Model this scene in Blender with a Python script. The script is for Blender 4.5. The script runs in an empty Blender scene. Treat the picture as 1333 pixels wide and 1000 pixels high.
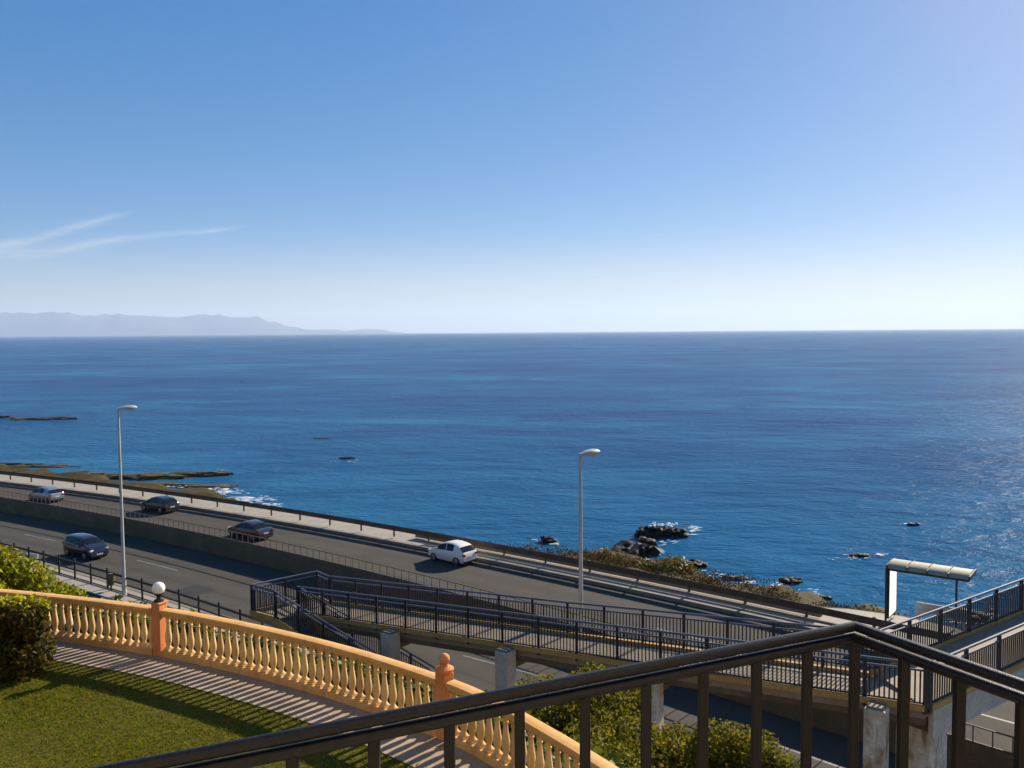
import bpy, math, random
import numpy as np
from mathutils import Vector, Matrix, noise as mnoise
random.seed(7); RNG = np.random.default_rng(7)
sc = bpy.context.scene
COL = sc.collection
rad = math.radians

# ------------------------------------------------------------------ camera
CZ = 12.3
KS = 1.38   # the road, sea and bridge were surveyed at 1/KS size about the camera; put to real size at the end
P, R = rad(3.373), rad(0.43)
fw = Vector((0, math.cos(P), -math.sin(P))); r0 = Vector((1, 0, 0)); u0 = Vector((0, math.sin(P), math.cos(P)))
cr = math.cos(R)*r0 - math.sin(R)*u0; cu = math.cos(R)*u0 + math.sin(R)*r0
cam_d = bpy.data.cameras.new('camera'); cam = bpy.data.objects.new('camera', cam_d); COL.objects.link(cam)
M4 = Matrix((cr, cu, -fw)).transposed().to_4x4(); M4.translation = (0, 0, CZ)
cam.matrix_world = M4
cam_d.sensor_width = 36; cam_d.lens = 36*1154/1333
cam_d.clip_start = 0.05; cam_d.clip_end = 120000
sc.camera = cam

# ------------------------------------------------------------------ materials
def new_mat(name):
    m = bpy.data.materials.new(name); m.use_nodes = True
    nt = m.node_tree; b = nt.nodes['Principled BSDF']
    return m, nt, b
def pos(nt):
    g = nt.nodes.new('ShaderNodeNewGeometry'); return g.outputs['Position']
def noise_tex(nt, vec, scale, detail=4, rough=.55, dist=0.0):
    n = nt.nodes.new('ShaderNodeTexNoise'); n.inputs['Scale'].default_value = scale
    n.inputs['Detail'].default_value = detail; n.inputs['Roughness'].default_value = rough
    n.inputs['Distortion'].default_value = dist
    nt.links.new(vec, n.inputs['Vector']); return n.outputs['Fac']
def ramp(nt, fac, stops):
    r = nt.nodes.new('ShaderNodeValToRGB'); e = r.color_ramp.elements
    while len(e) < len(stops): e.new(.5)
    for el, (p, c) in zip(e, stops):
        el.position = p; el.color = (*c, 1)
    nt.links.new(fac, r.inputs['Fac']); return r.outputs['Color']
def mixc(nt, fac, a, b, mode='MIX'):
    m = nt.nodes.new('ShaderNodeMix'); m.data_type = 'RGBA'; m.blend_type = mode
    for sock, v in ((m.inputs[0], fac), (m.inputs[6], a), (m.inputs[7], b)):
        if isinstance(v, (int, float)): sock.default_value = v
        elif isinstance(v, tuple): sock.default_value = (*v, 1)
        else: nt.links.new(v, sock)
    return m.outputs[2]
def math_n(nt, op, a, b=None, c=None):
    n = nt.nodes.new('ShaderNodeMath'); n.operation = op
    for i, v in enumerate((a, b, c)):
        if v is None: continue
        if isinstance(v, (int, float)): n.inputs[i].default_value = v
        else: nt.links.new(v, n.inputs[i])
    return n.outputs[0]
def bump(nt, b, h, strength=.3, dist=.02, normal=None):
    n = nt.nodes.new('ShaderNodeBump'); n.inputs['Strength'].default_value = strength; n.inputs['Distance'].default_value = dist
    nt.links.new(h, n.inputs['Height']); nt.links.new(n.outputs[0], b.inputs['Normal'])
    if normal is not None: nt.links.new(normal, n.inputs['Normal'])
    return n.outputs[0]
def surf(name, c1, c2=None, scale=3., rough=.8, spec=.3, metal=0., bs=40., bstr=.25, bdist=.01, lo=.35, hi=.65, fine=None):
    m, nt, b = new_mat(name); p = pos(nt)
    c2 = c2 or tuple(x*.75 for x in c1)
    col = ramp(nt, noise_tex(nt, p, scale, 6, .6), [(lo, c2), (hi, c1)])
    if fine:
        col = mixc(nt, noise_tex(nt, p, fine, 3, .6), col, tuple(x*.6 for x in c2))
    nt.links.new(col, b.inputs['Base Color'])
    b.inputs['Roughness'].default_value = rough; b.inputs['Specular IOR Level'].default_value = spec; b.inputs['Metallic'].default_value = metal
    if bstr: bump(nt, b, noise_tex(nt, p, bs, 4, .6), bstr, bdist)
    return m
def leaf(name, stops, trans=.35, rough=.55, spec=.25):
    m, nt, b = new_mat(name)
    g = nt.nodes.new('ShaderNodeNewGeometry')
    col = ramp(nt, g.outputs['Random Per Island'], stops)
    nt.links.new(col, b.inputs['Base Color']); b.inputs['Roughness'].default_value = rough; b.inputs['Specular IOR Level'].default_value = spec
    t = nt.nodes.new('ShaderNodeBsdfTranslucent'); mx = nt.nodes.new('ShaderNodeMixShader'); mx.inputs[0].default_value = trans
    c2 = mixc(nt, 1.0, col, (1.0, 1.0, .45), 'MULTIPLY')
    nt.links.new(c2, t.inputs['Color'])
    nt.links.new(b.outputs[0], mx.inputs[1]); nt.links.new(t.outputs[0], mx.inputs[2])
    nt.links.new(mx.outputs[0], nt.nodes['Material Output'].inputs['Surface'])
    return m
def paint(name, c, rough=.3, spec=.5, metal=0., coat=.5):
    m, nt, b = new_mat(name); p = pos(nt)
    col = mixc(nt, ramp(nt, noise_tex(nt, p, 6, 5), [(.45, (0, 0, 0)), (.75, (.35, .35, .35))]), c, tuple(.6*x+.03 for x in c))
    nt.links.new(col, b.inputs['Base Color']); b.inputs['Roughness'].default_value = rough; b.inputs['Metallic'].default_value = metal
    b.inputs['Specular IOR Level'].default_value = spec; b.inputs['Coat Weight'].default_value = coat; b.inputs['Coat Roughness'].default_value = .08
    return m

def asphalt(name, c1, c2):
    m, nt, b = new_mat(name); p = pos(nt)
    mp = nt.nodes.new('ShaderNodeMapping'); mp.inputs['Rotation'].default_value = (0, 0, rad(35.3)); mp.inputs['Scale'].default_value = (.06, .8, 1)
    nt.links.new(p, mp.inputs[0])
    col = ramp(nt, noise_tex(nt, mp.outputs[0], 1.0, 5, .6), [(.3, c2), (.7, c1)])
    blot = noise_tex(nt, p, .35, 6, .65)
    col = mixc(nt, ramp(nt, blot, [(.5, (0, 0, 0)), (.75, (.5, .5, .5))]), col, tuple(x*.6 for x in c2))
    sp = nt.nodes.new('ShaderNodeSeparateXYZ'); nt.links.new(p, sp.inputs[0])
    sx = math_n(nt, 'MULTIPLY_ADD', sp.outputs[0], .8165/KS, math_n(nt, 'MULTIPLY', sp.outputs[1], -.5774/KS))
    nx = math_n(nt, 'MULTIPLY_ADD', sp.outputs[0], .5774/KS, math_n(nt, 'MULTIPLY', sp.outputs[1], .8165/KS))
    s46 = math_n(nt, 'ADD', sx, 46.0); off_ = math_n(nt, 'MULTIPLY_ADD', math_n(nt, 'MULTIPLY', s46, s46), .0022, math_n(nt, 'SUBTRACT', nx, 31.2))
    tr = math_n(nt, 'MULTIPLY_ADD', math_n(nt, 'COSINE', math_n(nt, 'MULTIPLY', math_n(nt, 'SUBTRACT', off_, 1.7), 6.2832/1.55)), .5, .5)
    tr = math_n(nt, 'MULTIPLY', tr, noise_tex(nt, mp.outputs[0], 2.0, 4, .6))
    col = mixc(nt, math_n(nt, 'MULTIPLY', tr, .75), col, tuple(x*.55 for x in c2))
    vo = nt.nodes.new('ShaderNodeTexVoronoi'); vo.feature = 'DISTANCE_TO_EDGE'; vo.inputs['Scale'].default_value = .22
    wv = nt.nodes.new('ShaderNodeVectorMath'); wv.operation = 'ADD'; nz = nt.nodes.new('ShaderNodeTexNoise'); nz.inputs['Scale'].default_value = .6; nt.links.new(p, nz.inputs['Vector'])
    nt.links.new(p, wv.inputs[0]); nt.links.new(nz.outputs['Color'], wv.inputs[1]); nt.links.new(wv.outputs[0], vo.inputs['Vector'])
    ck = ramp(nt, vo.outputs['Distance'], [(.0, (.55, .55, .55)), (.012, (0, 0, 0))])
    ck = math_n(nt, 'MULTIPLY', ck, ramp(nt, noise_tex(nt, p, .12, 3), [(.45, (0, 0, 0)), (.6, (1, 1, 1))]))
    col = mixc(nt, ck, col, (.018, .016, .014))
    fine = noise_tex(nt, p, 25, 4, .7)
    col = mixc(nt, .35, col, ramp(nt, fine, [(.3, tuple(x*.5 for x in c2)), (.7, tuple(x*1.4 for x in c1))]))
    nt.links.new(col, b.inputs['Base Color']); b.inputs['Roughness'].default_value = .9; b.inputs['Specular IOR Level'].default_value = .15
    bump(nt, b, fine, .3, .01)
    return m

MAT = {}
MAT['asphalt'] = asphalt('asphalt', (.086, .076, .062), (.064, .056, .046))
MAT['paving'] = surf('pale_paving', (.50, .44, .36), (.36, .32, .26), .9, fine=14)
MAT['kerb'] = surf('kerb_stone', (.36, .31, .24), (.24, .20, .155), 1.2, fine=10)
MAT['wallc'] = surf('median_concrete', (.27, .178, .095), (.15, .10, .052), .55, fine=7)
MAT['marking'] = surf('road_paint', (.36, .35, .32), (.14, .13, .12), 3.5, rough=.6, fine=20)
MAT['concrete'] = surf('pillar_concrete', (.80, .73, .61), (.58, .51, .41), 1.6, fine=8)
def stained():
    m, nt, b = new_mat('stained_concrete'); p = pos(nt)
    mp = nt.nodes.new('ShaderNodeMapping'); mp.inputs['Scale'].default_value = (1, 1, .35); nt.links.new(p, mp.inputs[0])
    base = ramp(nt, noise_tex(nt, p, 2.2, 6, .65), [(.35, (.46, .38, .28)), (.65, (.74, .68, .58))])
    st = ramp(nt, noise_tex(nt, mp.outputs[0], 2.8, 5, .6, .6), [(.47, (0, 0, 0)), (.62, (.85, .85, .85))])
    nt.links.new(mixc(nt, st, base, (.30, .17, .07)), b.inputs['Base Color']); b.inputs['Roughness'].default_value = .9
    bump(nt, b, noise_tex(nt, p, 18, 5), .4, .02)
    return m
MAT['stained'] = stained()
MAT['deck'] = surf('deck_screed', (.46, .36, .24), (.32, .25, .17), 1.5, fine=12)
MAT['curb'] = surf('ochre_curb', (.72, .46, .16), (.54, .32, .10), 1.3, fine=9)
MAT['navy'] = paint('navy_paint', (.010, .013, .028), .4, .45, coat=.1)
MAT['navy_sheen'] = paint('navy_rail_sky_sheen', (.13, .145, .20), .6, .25, coat=0)  # same navy, with the sky's sheen on the rails lightened into its colour
def grimy(name, c1, c2, grime, sc=1.8):
    m, nt, b = new_mat(name); p = pos(nt)
    col = ramp(nt, noise_tex(nt, p, sc, 6, .6), [(.35, c2), (.65, c1)])
    mp = nt.nodes.new('ShaderNodeMapping'); mp.inputs['Scale'].default_value = (7, 7, 1.1); nt.links.new(p, mp.inputs[0])
    st = ramp(nt, noise_tex(nt, mp.outputs[0], 1.0, 6, .7), [(.52, (0, 0, 0)), (.78, (.65, .65, .65))])
    col = mixc(nt, st, col, grime)
    sp = ramp(nt, noise_tex(nt, p, 45, 3, .7), [(.62, (0, 0, 0)), (.72, (.5, .5, .5))]); col = mixc(nt, sp, col, tuple(x*.5 for x in c2))
    nt.links.new(col, b.inputs['Base Color']); b.inputs['Roughness'].default_value = .8; b.inputs['Specular IOR Level'].default_value = .2
    bump(nt, b, noise_tex(nt, p, 55, 5, .65), .35, .006); return m
MAT['ochre'] = grimy('ochre_masonry_paint', (.75, .42, .15), (.63, .33, .105), (.30, .16, .07))
MAT['baluster'] = grimy('cream_ochre_paint', (.82, .56, .27), (.70, .45, .18), (.34, .20, .09), 3.)
_nt = MAT['baluster'].node_tree; _b = _nt.nodes['Principled BSDF']; _c = _b.inputs['Base Color'].links[0].from_socket; _o = _nt.nodes.new('ShaderNodeObjectInfo')
_nt.links.new(mixc(_nt, 1.0, _c, ramp(_nt, _o.outputs['Random'], [(0, (.74, .70, .64)), (.5, (.95, .94, .92)), (1, (1, 1, 1))]), 'MULTIPLY'), _b.inputs['Base Color'])
MAT['terra'] = grimy('terracotta_paint', (.72, .29, .11), (.60, .22, .075), (.30, .11, .05), 3.)
MAT['tube'] = surf('weathered_dark_tube', (.028, .023, .021), (.006, .005, .004), 60, rough=.36, spec=.35, bs=220, bstr=.5, bdist=.0015, fine=150)
MAT['bar'] = surf('rusty_dark_bar', (.017, .009, .006), (.005, .003, .002), 24, rough=.55, spec=.35, bs=150, bstr=.4, bdist=.002, fine=90)
MAT['globe'] = new_mat('opal_glass')[0]
_b = MAT['globe'].node_tree.nodes['Principled BSDF']; _b.inputs['Base Color'].default_value = (.82, .80, .75, 1); _b.inputs['Roughness'].default_value = .25
_b.inputs['Subsurface Weight'].default_value = .6; _b.inputs['Subsurface Radius'].default_value = (.15, .15, .14); _b.inputs['Subsurface Scale'].default_value = 1.0
MAT['blackmetal'] = surf('black_metal', (.02, .02, .02), None, 8, rough=.5)
MAT['galv'] = surf('galvanised_steel', (.55, .54, .50), (.42, .41, .38), 2, rough=.5, spec=.5, metal=.2, bstr=0)
MAT['lamphead'] = surf('grey_lamp_housing', (.50, .50, .48), (.40, .40, .38), 6, rough=.45, bstr=0)
MAT['lens'] = surf('lamp_lens', (.66, .62, .50), (.58, .54, .44), 6, rough=.2, spec=.6, bstr=0)
MAT['rail'] = surf('rusty_guard_beam', (.17, .115, .07), (.09, .06, .038), 1.3, rough=.75, fine=9)
MAT['fence'] = surf('dark_fence_paint', (.024, .024, .022), (.014, .014, .013), 6, rough=.5)
MAT['brownfence'] = surf('brown_fence_paint', (.15, .108, .064), (.09, .064, .038), 3, rough=.7)
MAT['reflector'] = surf('pale_post_cap', (.55, .48, .42), None, 6)
MAT['roof'] = surf('shelter_roof', (.52, .46, .30), (.44, .39, .25), 2.5, rough=.5, fine=10)
MAT['steel_d'] = surf('dark_steel', (.045, .042, .038), None, 8, rough=.5)
MAT['bench'] = surf('pale_bench', (.50, .46, .42), (.40, .37, .33), 3, rough=.6)
m, nt, b = new_mat('sun_glow_panel'); b.inputs['Base Color'].default_value = (.9, .9, .88, 1); b.inputs['Roughness'].default_value = .15; b.inputs['Coat Weight'].default_value = 1
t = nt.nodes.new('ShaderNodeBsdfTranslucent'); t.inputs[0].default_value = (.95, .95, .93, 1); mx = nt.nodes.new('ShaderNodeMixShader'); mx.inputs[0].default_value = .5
b.inputs['Emission Color'].default_value = (1, .98, .94, 1); b.inputs['Emission Strength'].default_value = .5  # emission stands in for sunlight on the shelter's end panel
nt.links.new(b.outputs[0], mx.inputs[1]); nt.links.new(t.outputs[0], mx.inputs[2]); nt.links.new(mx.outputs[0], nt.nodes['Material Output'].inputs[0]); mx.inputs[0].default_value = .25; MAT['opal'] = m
MAT['glass'] = surf('car_glass', (.012, .014, .016), None, 5, rough=.08, spec=.3, bstr=0)
MAT['tyre'] = surf('tyre_rubber', (.016, .016, .016), None, 10, rough=.85)
MAT['rim'] = surf('alloy_rim', (.30, .30, .31), None, 10, rough=.3, metal=.7, bstr=0)
MAT['plate'] = surf('number_plate_white', (.75, .75, .72), None, 10, rough=.4, bstr=0)
MAT['trim'] = surf('black_trim', (.015, .015, .015), None, 10, rough=.5)
MAT['tail'] = paint('tail_lamp_red', (.28, .02, .015), .15, .6)
MAT['head'] = paint('head_lamp_clear', (.80, .80, .78), .08, .8)
MAT['p_white'] = paint('white_car_paint', (.84, .79, .69), .25)
MAT['p_black'] = paint('black_car_paint', (.012, .013, .016), .18)
MAT['p_navy'] = paint('dark_blue_car_paint', (.016, .020, .040), .18)
MAT['p_grey'] = paint('dark_grey_car_paint', (.030, .033, .040), .2)
MAT['p_silver'] = paint('silver_car_paint', (.30, .33, .36), .25, metal=.5)
MAT['soil'] = surf('bank_soil', (.085, .07, .045), (.05, .045, .028), .7, fine=6, bs=8, bstr=.6, bdist=.1)
MAT['stone_wall'] = surf('dark_stone', (.10, .09, .075), (.06, .052, .045), 1.2, fine=7)
MAT['grassbase'] = surf('lawn_soil', (.135, .135, .008), (.10, .075, .010), 3.5, fine=30, spec=.1)
MAT['path'] = surf('garden_path_paving', (.56, .42, .28), (.40, .29, .19), 1.5, fine=16)
MAT['blade'] = leaf('grass_blade', [(0, (.05, .085, .004)), (.35, (.13, .155, .005)), (.7, (.20, .195, .007)), (1, (.26, .18, .02))], .42, .8, .1)
_nt = MAT['blade'].node_tree; _b = _nt.nodes['Principled BSDF']; _c = _b.inputs['Base Color'].links[0].from_socket
_n = ramp(_nt, noise_tex(_nt, pos(_nt), 2.6, 5, .65), [(.40, (0, 0, 0)), (.62, (.85, .85, .85))])
_c2 = mixc(_nt, _n, _c, mixc(_nt, 1.0, _c, (.55, .95, .8), 'MULTIPLY')); _nt.links.new(_c2, _b.inputs['Base Color'])
MAT['lf_dark'] = leaf('dark_hedge_leaf', [(0, (.040, .036, .010)), (.5, (.080, .068, .016)), (.85, (.13, .095, .022)), (1, (.22, .12, .035))], .4, .7, .12)
MAT['lf_bright'] = leaf('bright_hedge_leaf', [(0, (.10, .13, .006)), (.4, (.24, .27, .010)), (.8, (.38, .36, .014)), (1, (.34, .17, .03))], .55)
MAT['lf_yellow'] = leaf('yellow_hedge_leaf', [(0, (.18, .20, .008)), (.4, (.36, .37, .012)), (.85, (.52, .50, .02)), (1, (.38, .22, .03))], .55)
MAT['lf_bush'] = leaf('olive_bush_leaf', [(0, (.050, .060, .006)), (.45, (.14, .14, .010)), (.85, (.25, .21, .018)), (1, (.33, .22, .05))], .42, .7, .15)
MAT['lf_scrub'] = leaf('dry_scrub_leaf', [(0, (.032, .021, .010)), (.45, (.095, .056, .025)), (.8, (.13, .080, .032)), (1, (.08, .078, .018))], .15, .9, .03)
MAT['lf_yscrub'] = leaf('yellow_scrub_leaf', [(0, (.08, .07, .014)), (.5, (.17, .13, .02)), (1, (.24, .17, .03))], .3)
MAT['lf_cover'] = leaf('bank_plant_leaf', [(0, (.03, .05, .01)), (.5, (.08, .12, .015)), (.85, (.15, .18, .02)), (1, (.12, .08, .03))], .35)
MAT['stem'] = surf('woody_stem', (.09, .065, .04), None, 6)
MAT['rock'] = surf('wet_dark_rock', (.020, .016, .012), (.008, .007, .006), .9, rough=.6, spec=.15, bs=3, bstr=.8, bdist=.15, fine=4)
MAT['reef'] = surf('weedy_rock', (.19, .10, .045), (.065, .060, .018), .35, rough=.8, bs=2.5, bstr=.8, bdist=.15, fine=3)
MAT['shore'] = surf('shore_scrub_ground', (.13, .078, .038), (.045, .042, .014), .3, spec=.05, bs=2, bstr=.9, bdist=.2, fine=2.2)
MAT['foam'] = surf('sea_foam', (.80, .82, .82), (.62, .66, .68), 2, rough=.9)
MAT['land'] = surf('inland_ground', (.12, .10, .06), None, .1)
MAT['hill'] = surf('far_hill', (.12, .11, .085), (.04, .055, .045), .0012, rough=1, spec=0, bstr=0)
MAT['whiteplastic'] = surf('white_plastic', (.75, .75, .72), None, 6, rough=.4)

def sea_mat():
    m, nt, b = new_mat('sea_water'); p = pos(nt)
    mp = nt.nodes.new('ShaderNodeMapping'); mp.inputs['Rotation'].default_value = (0, 0, rad(-12)); mp.inputs['Scale'].default_value = (.55, 1, 1)
    nt.links.new(p, mp.inputs[0]); q = mp.outputs[0]
    patch = noise_tex(nt, q, .012, 5, .6, .4)
    col = ramp(nt, patch, [(.34, (.010, .062, .182)), (.52, (.017, .102, .235)), (.66, (.026, .150, .280))])
    cur = noise_tex(nt, q, .05, 4, .6, .5)
    col = mixc(nt, ramp(nt, cur, [(.45, (0, 0, 0)), (.62, (.6, .6, .6))]), col, (.009, .052, .160))
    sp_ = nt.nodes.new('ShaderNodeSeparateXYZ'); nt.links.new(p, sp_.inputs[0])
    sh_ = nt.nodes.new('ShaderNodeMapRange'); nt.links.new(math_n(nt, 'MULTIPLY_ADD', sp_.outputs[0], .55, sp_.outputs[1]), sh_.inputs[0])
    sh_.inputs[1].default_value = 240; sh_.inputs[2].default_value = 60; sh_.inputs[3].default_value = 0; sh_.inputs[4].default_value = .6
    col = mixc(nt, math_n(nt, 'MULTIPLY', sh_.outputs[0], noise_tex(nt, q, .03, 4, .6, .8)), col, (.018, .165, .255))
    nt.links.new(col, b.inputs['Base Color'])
    b.inputs['IOR'].default_value = 1.33; b.inputs['Roughness'].default_value = .25; b.inputs['Specular IOR Level'].default_value = .005
    h1 = noise_tex(nt, q, .16, 3, .6, .3)
    h2 = noise_tex(nt, q, .75, 4, .65, .4)
    h3 = noise_tex(nt, q, 3.2, 3, .6)
    hh = math_n(nt, 'MULTIPLY_ADD', h2, .45, math_n(nt, 'MULTIPLY', h1, 1.2)); hh = math_n(nt, 'MULTIPLY_ADD', h3, .10, hh)
    bump(nt, b, hh, 1.0, .85)
    return m
MAT['sea'] = sea_mat()

# ------------------------------------------------------------------ mesh builder
class MB:
    def __init__(s): s.v = []; s.f = []
    def add(s, vs, fs):
        o = len(s.v); s.v += [tuple(v) for v in vs]; s.f += [tuple(i+o for i in f) for f in fs]
    def box(s, c, size, rz=0.0, X=None):
        hx, hy, hz = (x/2 for x in size)
        cs, sn = math.cos(rz), math.sin(rz); vs = []
        for z in (-hz, hz):
            for x, y in ((-hx, -hy), (hx, -hy), (hx, hy), (-hx, hy)):
                vs.append((c[0]+x*cs-y*sn, c[1]+x*sn+y*cs, c[2]+z))
        s.add(vs, [(3, 2, 1, 0), (4, 5, 6, 7), (0, 1, 5, 4), (1, 2, 6, 5), (2, 3, 7, 6), (3, 0, 4, 7)])
    def cyl(s, p0, p1, r, r1=None, n=10, caps=True):
        p0 = Vector(p0); p1 = Vector(p1); r1 = r if r1 is None else r1
        d = (p1-p0).normalized(); a = d.orthogonal().normalized(); bb = d.cross(a); vs = []
        for p, q in ((p0, r), (p1, r1)):
            for i in range(n):
                t = 2*math.pi*i/n; vs.append(p + a*math.cos(t)*q + bb*math.sin(t)*q)
        fs = [(i, (i+1) % n, n+(i+1) % n, n+i) for i in range(n)]
        if caps: fs += [tuple(range(n))[::-1], tuple(range(n, 2*n))]
        s.add(vs, fs)
    def bar(s, p0, p1, w, h=None):
        # square bar, h measured upward
        p0 = Vector(p0); p1 = Vector(p1); h = h or w; d = (p1-p0).normalized()
        up = Vector((0, 0, 1)) if abs(d.z) < .95 else Vector((0, 1, 0))
        a = d.cross(up).normalized()*w/2; bb = a.cross(d).normalized()*h/2; vs = []
        for p in (p0, p1):
            vs += [p-a-bb, p+a-bb, p+a+bb, p-a+bb]
        s.add(vs, [(3, 2, 1, 0), (4, 5, 6, 7), (0, 1, 5, 4), (1, 2, 6, 5), (2, 3, 7, 6), (3, 0, 4, 7)])
    def sweep(s, path, sec, caps=True):
        path = [Vector(p) for p in path]; n = len(sec); vs = []
        for i, p in enumerate(path):
            d = Vector((0, 0, 0))
            d1 = (path[i]-path[i-1]) if i else None; d2 = (path[i+1]-path[i]) if i < len(path)-1 else None
            k = 1.0
            if d1 is not None and d2 is not None:
                a = Vector((d1.x, d1.y, 0)).normalized(); b2 = Vector((d2.x, d2.y, 0)).normalized(); d = a+b2
                k = 1/max(.4, (d.normalized()).dot(a))
            else: d = d1 or d2
            d = Vector((d.x, d.y, 0)).normalized(); nn = Vector((-d.y, d.x, 0))*k
            for (u, w) in sec: vs.append(p + nn*u + Vector((0, 0, w)))
        fs = []
        for i in range(len(path)-1):
            for j in range(n):
                a = i*n+j; b2 = i*n+(j+1) % n; fs.append((a, b2, b2+n, a+n))
        if caps: fs += [tuple(range(n)), tuple(range((len(path)-1)*n, len(path)*n))[::-1]]
        s.add(vs, fs)
    def sheet(s, rows):
        n = len(rows[0]); vs = [p for r in rows for p in r]
        fs = [(i*n+j, i*n+j+1, (i+1)*n+j+1, (i+1)*n+j) for i in range(len(rows)-1) for j in range(n-1)]
        s.add(vs, fs)
    def lathe(s, prof, c=(0, 0, 0), n=14):
        vs = []; m = len(prof)
        for i in range(n):
            t = 2*math.pi*i/n
            for r, z in prof: vs.append((c[0]+r*math.cos(t), c[1]+r*math.sin(t), c[2]+z))
        fs = [(i*m+j, ((i+1) % n)*m+j, ((i+1) % n)*m+j+1, i*m+j+1) for i in range(n) for j in range(m-1)]
        s.add(vs, fs)
    def ball(s, c, r, n=16, m=10, sz=1.0):
        s.lathe([(max(1e-4, r*math.sin(math.pi*j/m)), -r*sz*math.cos(math.pi*j/m)) for j in range(m+1)], c, n)
    def build(s, name, mat, parent=None, origin=None, smooth=None, bevel=0):
        me = bpy.data.meshes.new(name)
        o = origin if origin is not None else (parent.location if parent is not None and parent.get('world') else (0, 0, 0))
        me.from_pydata([(x-o[0], y-o[1], z-o[2]) for x, y, z in s.v], [], s.f)
        me.materials.append(mat if not isinstance(mat, str) else MAT[mat])
        if smooth is not None:
            me.polygons.foreach_set('use_smooth', [True]*len(me.polygons)); me.set_sharp_from_angle(angle=rad(smooth))
        me.update()
        ob = bpy.data.objects.new(name, me); COL.objects.link(ob)
        if parent is not None:
            ob.parent = parent
        elif origin is not None: ob.location = origin
        if bevel:
            bm = ob.modifiers.new('bevel', 'BEVEL'); bm.width = bevel; bm.segments = 2; bm.limit_method = 'ANGLE'
        return ob
def tag(o, label=None, cat=None, group=None, kind=None):
    if label: o['label'] = label
    if cat: o['category'] = cat
    if group: o['group'] = group
    if kind: o['kind'] = kind
    return o
def thing(name, label, cat, loc, group=None, rz=0.0, world=True):
    o = bpy.data.objects.new(name, None); COL.objects.link(o); o.location = loc; o.rotation_euler = (0, 0, rz); o.empty_display_size = .2
    if world and rz == 0: o['world'] = 1
    return tag(o, label, cat, group)
def dup(o, parent=None):
    c = o.copy(); COL.objects.link(c); c.parent = parent
    for ch in list(o.children): dup(ch, c)
    return c
def struct(mb, name, mat, smooth=None):
    return tag(mb.build(name, mat, smooth=smooth), kind='structure')

def leaves(name, mat, centers, size, parent=None, flat=0.0, aspect=1.7, normals=None):
    """many small leaf quads as one mesh; centers Nx3 in world"""
    c = np.asarray(centers, float); n = len(c)
    o = np.array(parent.location) if parent is not None and parent.get('world') else np.zeros(3)
    nr = RNG.normal(size=(n, 3))
    if normals is not None: nr = nr*.75 + np.asarray(normals)
    nr[:, 2] += flat; nr /= np.linalg.norm(nr, axis=1)[:, None]
    t = np.cross(nr, RNG.normal(size=(n, 3))); t /= np.linalg.norm(t, axis=1)[:, None]; bt = np.cross(nr, t)
    sz = size*RNG.uniform(.6, 1.3, (n, 1))
    a = t*sz*.5*aspect; b2 = bt*sz*.5
    bend = nr*sz*.25
    v = np.stack([c-a, c-b2*1.0+bend, c+a, c+b2+bend], 1).reshape(-1, 3) - o
    return quads(name, mat, v, parent)
def quads(name, mat, v, parent=None, k=4):
    n = len(v)//k; me = bpy.data.meshes.new(name)
    me.vertices.add(len(v)); me.vertices.foreach_set('co', v.astype(np.float32).ravel())
    me.loops.add(n*k); me.loops.foreach_set('vertex_index', np.arange(n*k, dtype=np.int32))
    me.polygons.add(n); me.polygons.foreach_set('loop_start', np.arange(0, n*k, k, dtype=np.int32))
    me.update(calc_edges=True); me.validate()
    me.materials.append(MAT[mat]); ob = bpy.data.objects.new(name, me); COL.objects.link(ob)
    if parent is not None: ob.parent = parent
    return ob
def blob_points(blobs, n, shell=.55):
    """points in the outer shell of a union of ellipsoids [(x,y,z,rx,ry,rz)], with outward normals"""
    vol = np.array([b[3]*b[4]+b[4]*b[5]+b[3]*b[5] for b in blobs]); pick = RNG.choice(len(blobs), n, p=vol/vol.sum())
    B = np.array(blobs)[pick]; d = RNG.normal(size=(n, 3)); d /= np.linalg.norm(d, axis=1)[:, None]
    r = 1 - shell*RNG.random((n, 1))**1.6
    r *= 1 + .12*np.sin(d[:, :1]*9+pick[:, None])*np.sin(d[:, 1:2]*8)+.1*np.sin(d[:, 2:3]*11+d[:, :1]*6)
    return B[:, :3]+d*r*B[:, 3:], d

# ------------------------------------------------------------------ road frame (s along the coast road, n towards the sea)
ES = (.8165, -.5774); EN = (.5774, .8165)
def SN(s, n, z=0.0): return Vector((ES[0]*s+EN[0]*n, ES[1]*s+EN[1]*n, z))
def toSN(x, y): return ES[0]*x+ES[1]*y, EN[0]*x+EN[1]*y
def quadn(a, b, c):
    def f(s):
        lo, hi = -95., 22.
        t = min(max(s, lo), hi); v = a-b*(t+c)**2
        return v - 2*b*(t+c)*(s-t)*.6
    return f
nW = quadn(31.2, .0022, 46)
nK = quadn(37.65, .0019, 41)
def nN(s): return nW(s)-6.75+1.5*min(1, max(0, (s+26)/20))
S0, S1 = -220., 70.
SS = [S0+i*2.0 for i in range(int((S1-S0)/2)+1)]
def path(nf, z, s0=S0, s1=S1, ds=2.0):
    k = max(1, round((s1-s0)/ds)); return [SN(s0+(s1-s0)*i/k, nf(s0+(s1-s0)*i/k), z) for i in range(k+1)]
def strip(name, na, nb, za, zb, mat, m=6, s0=S0, s1=S1):
    mb = MB(); rows = []
    k = round((s1-s0)/2)
    for i in range(k+1):
        s = s0+(s1-s0)*i/k; rows.append([SN(s, na(s)+(nb(s)-na(s))*j/m, za+(zb-za)*j/m) for j in range(m+1)])
    mb.sheet(rows); return struct(mb, name, mat)

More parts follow.
